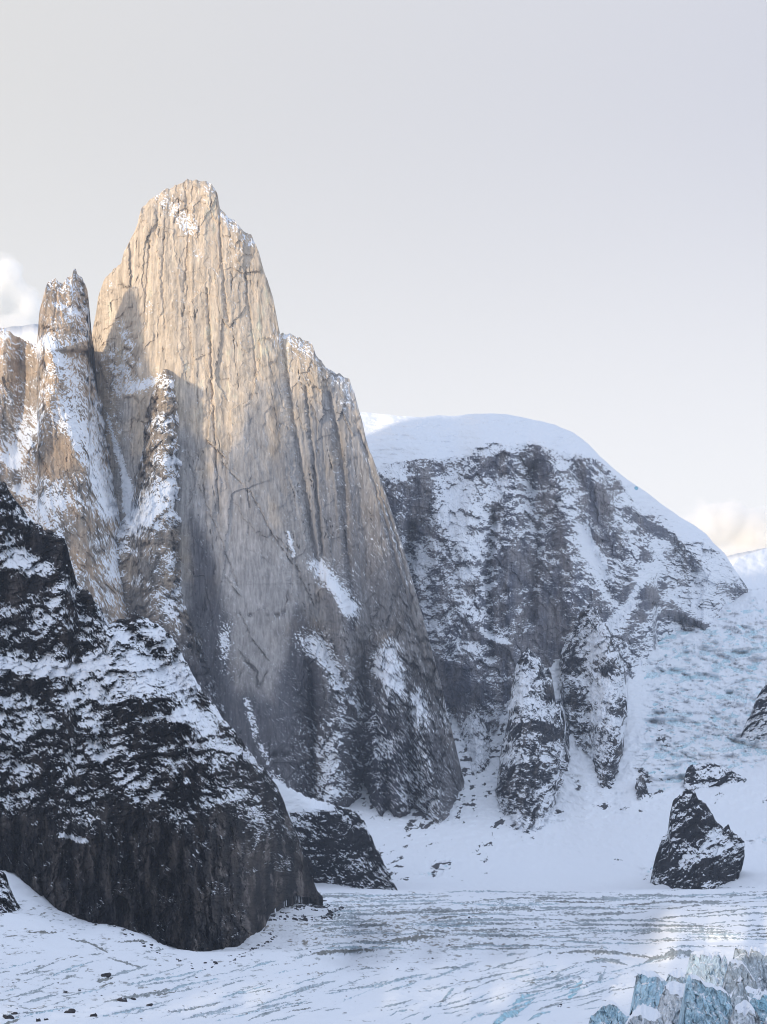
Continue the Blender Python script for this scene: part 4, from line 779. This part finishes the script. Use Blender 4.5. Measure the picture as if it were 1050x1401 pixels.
SER = [
 ('dark-gapped grey serac wall cut by the right edge, highest of the group', [(1000, 1338), (1003, 1312), (1006, 1297), (1015, 1293), (1022, 1296), (1025, 1304), (1028, 1295), (1038, 1296), (1046, 1302), (1056, 1296), (1082, 1303)], [(1000, 1342), (1082, 1348)], DULL, 3, .2, 70),
 ('pale blue fluted serac wall left of the grey streaked one', [(938, 1340), (942, 1318), (945, 1304), (952, 1300), (963, 1301), (970, 1302), (974, 1308), (978, 1301), (984, 1303), (988, 1313), (991, 1305), (995, 1314), (998, 1345)], [(938, 1346), (970, 1350), (998, 1352)], PALEB, 2.5, .12, 55),
 ('grey-blue serac streaked with brown, between the pale wall and the right edge', [(991, 1352), (994, 1330), (999, 1315), (1005, 1312), (1013, 1313), (1020, 1320), (1026, 1330), (1036, 1345), (1040, 1362)], [(991, 1360), (1040, 1368)], DULL, 3, .3, 45),
 ('blue-walled serac below a sloping snow crest, standing alone at the left of the group', [(866, 1378), (869, 1352), (871, 1335), (878, 1328), (890, 1328), (898, 1331), (906, 1337), (913, 1345), (909, 1360), (903, 1380)][0:8] + [(915, 1372)], [(866, 1383), (893, 1384), (915, 1376)], BLUE, 4, -.15, 25),
 ('small snowy serac wedged behind the broad white block', [(910, 1350), (914, 1334), (921, 1327), (931, 1328), (939, 1334), (943, 1350)], [(910, 1360), (943, 1360)], PALEB, 7, .1, 35),
 ('broad white serac block with a tilted snow roof and grey front', [(898, 1386), (903, 1368), (910, 1350), (916, 1342), (926, 1343), (937, 1346), (943, 1356), (946, 1396)], [(898, 1398), (920, 1402), (946, 1404)], (.6, .64, .68), 16, .05, 12),
 ('largest blue serac with a dark-edged stepped crest and long streaks', [(935, 1402), (937, 1372), (939, 1342), (943, 1334), (950, 1333), (957, 1336), (963, 1343), (972, 1345), (981, 1349), (990, 1352), (999, 1362), (1002.5, 1380), (1003, 1402)], [(935, 1414), (1003, 1416)], BLUE, 2.5, .32, 6),
 ('grey pyramid serac behind the rounded white one', [(998, 1378), (1003, 1358), (1008, 1342), (1013, 1335), (1017, 1342), (1021, 1356), (1028, 1378)], [(998, 1388), (1028, 1390)], DULL, 5, .15, 20),
 ('rounded white serac lowest at the right corner', [(993, 1412), (999, 1392), (1007, 1376), (1016, 1369), (1022, 1368), (1029, 1375), (1037, 1388), (1046, 1412)], [(993, 1424), (1046, 1424)], (.6, .64, .68), 20, .1, -14),
 ('turquoise serac at the right edge above the rounded white one', [(1022, 1392), (1027, 1368), (1033, 1360), (1040, 1362), (1046, 1354), (1060, 1352), (1082, 1362)], [(1022, 1402), (1082, 1406)], DEEP, 4, .5, 10),
 ('low blue-faced serac with a snow roof, leftmost of the group', [(804, 1406), (809, 1389), (818, 1380), (826, 1373), (834, 1367), (842, 1372), (852, 1381), (862, 1390), (868, 1402)], [(804, 1414), (868, 1416)], BLUE, 3, .3, 0),
 ('snow-white wedge serac between the leftmost one and the broad block', [(852, 1406), (862, 1390), (871, 1380), (879, 1373), (888, 1376), (898, 1381), (906, 1386), (910, 1406)], [(852, 1418), (910, 1418)], (.6, .64, .68), 18, .1, -6),
 ('dirty serac cut by the bottom right corner of the picture', [(1038, 1424), (1044, 1400), (1050, 1390), (1058, 1386), (1090, 1390)], [(1038, 1434), (1090, 1434)], DULL, 12, .2, -20),
]
for i, (lb, top, base, fc, tr, sk, shift) in enumerate(SER):
    massif('serac', lb, 'ice block', top, base, serac_relief(900 + 17 * i, fc, tr, sk, top[0][0], top[-1][0]), 'serac', jag=2.0, jag_len=9, crisp=False, seed=60 + i, step=.6, under=9, depth_shift=-25 + shift * .4, back=1.6, group='seracs at the lower right', min_rows=20, brow=3, side=3.2, foot_smooth=8)

r3 = random.Random(5)
for i in range(16):
    x = r3.uniform(868, 1050); y = r3.uniform(1352, 1402); w = r3.uniform(7, 16); hgt = w * r3.uniform(.7, 1.5)
    tops = [(x - w, y), (x - w * r3.uniform(.55, .8), y - hgt * r3.uniform(.5, .8)), (x + w * r3.uniform(-.3, .3), y - hgt), (x + w * r3.uniform(.5, .8), y - hgt * r3.uniform(.4, .8)), (x + w, y)]
    massif('ice_chunk', 'small broken ice chunk lying between the big blue seracs', 'ice chunk', tops, [(x - w, y + 5), (x + w, y + 6)],
           serac_relief(1400 + 13 * i, r3.choice([PALEB, DULL, BLUE]), hgt * .4, r3.uniform(-.2, .4), x - w, x + w), 'serac', jag=.8, jag_len=5, seed=100 + i, step=.6, under=6, depth_shift=-35, back=1.2, group='ice chunks between the seracs', min_rows=14, brow=2, side=1.0, foot_smooth=6)

# =================================================================== BOULDERS
def boulder_mesh(seed):
    import bmesh
    bm = bmesh.new(); bmesh.ops.create_icosphere(bm, subdivisions=3, radius=1)
    r = random.Random(seed)
    planes = [(Vector((r.gauss(0, 1), r.gauss(0, 1), r.gauss(0, 1))).normalized(), r.uniform(.55, .85)) for _ in range(9)]
    for v in bm.verts:
        for n, d in planes:
            k = v.co.dot(n)
            if k > d: v.co -= n * (k - d)
        v.co *= 1 + r.uniform(-.03, .03)
        v.co.z *= .8; v.co.y *= r.uniform(.98, 1.02)
    me = bpy.data.meshes.new('boulder'); bm.to_mesh(me); bm.free()
    co = np.array([v.co for v in me.vertices]); nz = np.array([v.normal.z for v in me.vertices])
    a = me.attributes.new('snow', 'FLOAT', 'POINT'); a.data.foreach_set('value', (nz - .78 + .3 * fbm(co[:, 0] * 2, co[:, 1] * 2, 2, seed)).astype(np.float32))
    c = me.attributes.new('tone', 'FLOAT_COLOR', 'POINT'); c.data.foreach_set('color', np.tile([.05, .047, .05, 1], (len(co), 1)).astype(np.float32).ravel())
    me.materials.append(MAT['rubble']); return me
BM = [boulder_mesh(s) for s in range(6)]
def boulder(px, py, size, label, group, k):
    gx, gY, gVX, gVY, gVZ = GROUND
    c_ = int(np.argmin(np.abs(gx - px))); r_ = int(np.argmin(np.abs(gY[:, c_] - py))); D = float(gVY[r_, c_])
    o = bpy.data.objects.new('boulder', BM[k % 6]); col.objects.link(o)
    s = size / F * D * .5
    o.location = (float(gVX[r_, c_]), D, float(gVZ[r_, c_]) + s * .25)
    r = random.Random(k * 7 + 1); o.scale = (s * r.uniform(.9, 1.4), s * r.uniform(.8, 1.2), s * r.uniform(.7, 1.0)); o.rotation_euler = (r.uniform(-.3, .3), r.uniform(-.3, .3), r.uniform(0, 6.28))
    o['label'] = label; o['category'] = 'boulder'; o['group'] = group
rr = random.Random(11)
n = 0
for k in range(130):                     # fan under the corner of the dark buttress
    t = rr.random(); px = 366 + 100 * t + rr.gauss(0, 6); top = 1222 + 24 * max(0, t - .55) / .45; bot = 1262 - 4 * t
    py = rr.uniform(top, bot)
    if px < 366 or px > 470: continue
    boulder(px, py, rr.choice([3, 4, 4, 5, 6, 8]), 'dark boulder in the rubble fan at the right foot of the dark cliff', 'boulders in the rubble fan', k)
for k in range(26):                      # line of debris running down from the fan
    t = k / 25; boulder(360 + 14 * math.sin(5 * t) + rr.gauss(0, 4) - 30 * max(0, t - .5), 1270 + 40 * t, rr.uniform(2.5, 5), 'dark stone in the thin debris line below the rubble fan', 'stones in the debris line', 200 + k)
for k in range(40):                      # fallen blocks along the foot of the dark cliff
    px = rr.uniform(60, 365); py = ipl([(50, 1215), (100, 1246), (150, 1262), (215, 1298), (268, 1318), (318, 1312), (365, 1285)], px) + rr.uniform(-1, 9)
    boulder(px, py, rr.uniform(2.5, 6.5), 'fallen dark block lying in the snow along the foot of the dark cliff', 'blocks along the foot of the dark cliff', 500 + k)
for k in range(60):                      # strewn over the glacier
    px = rr.uniform(5, 830); py = rr.uniform(1300, 1396) if px < 420 else rr.uniform(1235, 1392)
    if px < 260 and py < 1335: continue
    boulder(px, py, rr.uniform(1.8, 4), 'small dark stone lying alone on the white glacier', 'stones strewn over the glacier', 300 + k)
for px, py, s in [(96, 1386, 15), (128, 1392, 13), (168, 1370, 14), (205, 1376, 9), (52, 1398, 10), (12, 1394, 14), (20, 1388, 8), (145, 1338, 13), (110, 1355, 6), (183, 1368, 8), (90, 1358, 6), (64, 1396, 7)]:
    boulder(px, py, s, 'dark boulder half buried in dirty snow at the lower left', 'boulders at the lower left', n + 400); n += 1

# =================================================================== SKY, CLOUDS, AIR, SUN, CAMERA
sdir = Vector((math.sin(SUN_AZ) * math.cos(SUN_EL), math.cos(SUN_AZ) * math.cos(SUN_EL), math.sin(SUN_EL)))
def build_world():
    w = bpy.data.worlds.new('World'); scene.world = w; w.use_nodes = True
    nt = w.node_tree; nt.nodes.clear(); L = nt.links.new
    out = N(nt, 'ShaderNodeOutputWorld'); bg = N(nt, 'ShaderNodeBackground'); L(bg.outputs[0], out.inputs[0])
    sky = N(nt, 'ShaderNodeTexSky', sky_type='NISHITA'); sky.sun_disc = False; sky.sun_elevation = SUN_EL; sky.sun_rotation = SUN_AZ
    sky.altitude = 200; sky.air_density = 1; sky.dust_density = 1.2
    tc = N(nt, 'ShaderNodeTexCoord'); sp = N(nt, 'ShaderNodeSeparateXYZ'); L(tc.outputs['Generated'], sp.inputs[0])
    # thin high veil over the low sky: warm grey on the sun's side, lavender away from it, whiter towards the horizon
    ax = N(nt, 'ShaderNodeMapRange'); ax.inputs[1].default_value = -.20; ax.inputs[2].default_value = .22; L(sp.outputs[0], ax.inputs[0])
    veil = N(nt, 'ShaderNodeMix', data_type='RGBA'); L(ax.outputs[0], veil.inputs[0]); veil.inputs[6].default_value = VEIL_L; veil.inputs[7].default_value = VEIL_R
    el = N(nt, 'ShaderNodeMapRange', interpolation_type='SMOOTHSTEP'); el.inputs[1].default_value = .12; el.inputs[2].default_value = .36; L(sp.outputs[2], el.inputs[0])
    v2 = N(nt, 'ShaderNodeMix', data_type='RGBA'); L(el.outputs[0], v2.inputs[0]); v2.inputs[6].default_value = VEIL_H; L(veil.outputs[2], v2.inputs[7])
    nz = N(nt, 'ShaderNodeTexNoise'); nz.inputs['Scale'].default_value = 3.2; nz.inputs['Detail'].default_value = 3; L(tc.outputs['Generated'], nz.inputs['Vector'])
    nm = N(nt, 'ShaderNodeMapRange'); nm.inputs[3].default_value = .97; nm.inputs[4].default_value = 1.03; L(nz.outputs[0], nm.inputs[0])
    v3 = N(nt, 'ShaderNodeMix', data_type='RGBA', blend_type='MULTIPLY'); v3.inputs[0].default_value = 1; L(v2.outputs[2], v3.inputs[6]); L(nm.outputs[0], v3.inputs[7])
    # blue sky high overhead, where the veil thins out
    hi = N(nt, 'ShaderNodeMapRange', interpolation_type='SMOOTHSTEP'); hi.inputs[1].default_value = .40; hi.inputs[2].default_value = .8; hi.inputs[3].default_value = VEIL_LOW; hi.inputs[4].default_value = VEIL_HIGH; L(sp.outputs[2], hi.inputs[0])
    sc_ = N(nt, 'ShaderNodeMix', data_type='RGBA', blend_type='MULTIPLY'); sc_.inputs[0].default_value = 1; L(sky.outputs[0], sc_.inputs[6]); sc_.inputs[7].default_value = (SKY_K,) * 3 + (1,)
    mx = N(nt, 'ShaderNodeMix', data_type='RGBA'); L(hi.outputs[0], mx.inputs[0]); L(sc_.outputs[2], mx.inputs[6]); L(v3.outputs[2], mx.inputs[7])
    # brighter thin cloud overhead and behind, blue sky showing through it
    up = N(nt, 'ShaderNodeMapRange', interpolation_type='SMOOTHSTEP'); up.inputs[1].default_value = .40; up.inputs[2].default_value = .72; L(sp.outputs[2], up.inputs[0])
    bh = N(nt, 'ShaderNodeMapRange', interpolation_type='SMOOTHSTEP'); bh.inputs[1].default_value = .65; bh.inputs[2].default_value = -.1; bh.inputs[3].default_value = 0; bh.inputs[4].default_value = 1; L(sp.outputs[1], bh.inputs[0])
    mxm = N(nt, 'ShaderNodeMath', operation='MAXIMUM'); L(up.outputs[0], mxm.inputs[0]); L(bh.outputs[0], mxm.inputs[1])
    m3 = N(nt, 'ShaderNodeMix', data_type='RGBA'); L(mxm.outputs[0], m3.inputs[0]); L(mx.outputs[2], m3.inputs[6])
    ad = N(nt, 'ShaderNodeMix', data_type='RGBA', blend_type='ADD'); ad.inputs[0].default_value = 1; L(sc_.outputs[2], ad.inputs[6]); ad.inputs[7].default_value = VEIL_Z; L(ad.outputs[2], m3.inputs[7])
    L(m3.outputs[2], bg.inputs[0]); bg.inputs[1].default_value = .1
VEIL_L, VEIL_R, VEIL_H = (7.6, 7.5, 7.3, 1), (6.5, 6.65, 7.5, 1), (9.9, 9.85, 9.8, 1)
VEIL_Z = (5.7, 6.4, 8.1, 1)
VEIL_LOW, VEIL_HIGH, SKY_K = 1.0, 1.0, 1.0
build_world()
sun = bpy.data.lights.new('sun', 'SUN'); sun.energy = 3.8; sun.angle = R(4.5); sun.color = (1, .84, .62)
so = bpy.data.objects.new('sun', sun); col.objects.link(so); so.rotation_euler = (-sdir).to_track_quat('-Z', 'Y').to_euler(); so.location = (-1500, -1500, 1500)

def cloud(label, px, py, D, parts, dens, colr):
    import bmesh
    bm = bmesh.new(); k = D / F
    for i, (dx, dy, rx, ry) in enumerate(parts):
        g = bmesh.ops.create_icosphere(bm, subdivisions=4, radius=1)
        for v in g['verts']:
            q = v.co.copy(); v.co = Vector(((dx + q.x * rx) * k, q.y * (rx + ry) * .5 * k, (-dy + q.z * ry) * k))
    me = bpy.data.meshes.new('cloud'); bm.to_mesh(me); bm.free()
    o = bpy.data.objects.new('cloud', me); col.objects.link(o); o.location = ((px - CX) * k, D, (HY - py) * k)
    o['label'] = label; o['category'] = 'cloud'
    md = o.modifiers.new('skin', 'REMESH'); md.mode = 'VOXEL'; md.voxel_size = 5 * k
    m, nt = nodes_of('cloud_vapour'); L = nt.links.new
    out = N(nt, 'ShaderNodeOutputMaterial'); pv = N(nt, 'ShaderNodeVolumePrincipled'); L(pv.outputs[0], out.inputs['Volume'])
    tc = N(nt, 'ShaderNodeTexCoord'); nz = N(nt, 'ShaderNodeTexNoise'); nz.inputs['Scale'].default_value = 1 / (30 * k); nz.inputs['Detail'].default_value = 5; nz.inputs['Roughness'].default_value = .6
    L(tc.outputs['Object'], nz.inputs['Vector'])
    # density falls off from each puff's middle
    acc = None
    for (dx, dy, rx, ry) in parts:
        mp = N(nt, 'ShaderNodeMapping', vector_type='TEXTURE'); mp.inputs['Location'].default_value = (dx * k, 0, -dy * k); mp.inputs['Scale'].default_value = (rx * k, (rx + ry) * .5 * k, ry * k); L(tc.outputs['Object'], mp.inputs[0])
        ln = N(nt, 'ShaderNodeVectorMath', operation='LENGTH'); L(mp.outputs[0], ln.inputs[0])
        if acc is None: acc = ln.outputs['Value']
        else:
            mn = N(nt, 'ShaderNodeMath', operation='MINIMUM'); L(acc, mn.inputs[0]); L(ln.outputs['Value'], mn.inputs[1]); acc = mn.outputs[0]
    sb = N(nt, 'ShaderNodeMath', operation='SUBTRACT'); L(nz.outputs[0], sb.inputs[0])
    hs = N(nt, 'ShaderNodeMath', operation='MULTIPLY_ADD'); L(acc, hs.inputs[0]); hs.inputs[1].default_value = .75; hs.inputs[2].default_value = -.12; L(hs.outputs[0], sb.inputs[1])
    mr = N(nt, 'ShaderNodeMapRange'); mr.inputs[1].default_value = 0; mr.inputs[2].default_value = .35; mr.inputs[4].default_value = dens; L(sb.outputs[0], mr.inputs[0])
    L(mr.outputs[0], pv.inputs['Density']); pv.inputs['Color'].default_value = (*colr, 1); pv.inputs['Anisotropy'].default_value = .2
    me.materials.append(m); return o
CLOUD_D = 13800
cloud('white cumulus puff behind the slim spire at the left edge', 0, 400, CLOUD_D, [(4, -22, 38, 40), (-20, 20, 56, 56), (40, 26, 30, 34), (-60, 0, 60, 60), (10, 50, 70, 30), (20, 4, 26, 26)], .03, (.99, .99, .98))
cloud('bright white cloud behind the right shoulder of the snow cap', 985, 722, CLOUD_D, [(0, -4, 66, 42), (50, 10, 66, 46), (-40, 10, 48, 34), (110, 0, 70, 46), (40, 40, 90, 28)], .03, (.99, .985, .97))

# the hazy air of the valley
def haze(dens):
    import bmesh
    bm = bmesh.new(); bmesh.ops.create_cube(bm, size=1)
    me = bpy.data.meshes.new('haze'); bm.to_mesh(me); bm.free()
    o = bpy.data.objects.new('haze', me); col.objects.link(o); o['kind'] = 'stuff'
    z0, z1 = -160, 2600; o.location = (0, 3700, (z0 + z1) / 2); o.scale = (15200, 18200, z1 - z0)
    m, nt = nodes_of('valley_air'); out = N(nt, 'ShaderNodeOutputMaterial'); pv = N(nt, 'ShaderNodeVolumePrincipled'); nt.links.new(pv.outputs[0], out.inputs['Volume'])
    pv.inputs['Color'].default_value = (.74, .84, 1, 1); pv.inputs['Density'].default_value = dens; pv.inputs['Anisotropy'].default_value = 0
    me.materials.append(m)
haze(1.35e-5)

cam = bpy.data.cameras.new('camera'); co = bpy.data.objects.new('camera', cam); col.objects.link(co); scene.camera = co
co.rotation_euler = (R(90), 0, 0)
cam.sensor_fit = 'VERTICAL'; cam.sensor_height = 36; cam.sensor_width = 27; cam.lens = F / 1401 * 36
cam.shift_y = (HY - 700.5) / 1401; cam.clip_start = 1; cam.clip_end = 60000
scene.view_settings.view_transform = 'Standard'; scene.view_settings.look = 'None'; scene.view_settings.exposure = 0; scene.view_settings.gamma = 1
scene.render.engine = 'CYCLES'; DENOISE = True; scene.cycles.pixel_filter_type = 'BLACKMAN_HARRIS'; scene.cycles.filter_width = 1.05
scene.cycles.use_denoising = DENOISE
try: scene.cycles.denoiser = 'OPENIMAGEDENOISE'
except Exception: pass
scene.cycles.max_bounces = 16; scene.cycles.diffuse_bounces = 3; scene.cycles.volume_bounces = 14
scene.cycles.volume_max_steps = 256
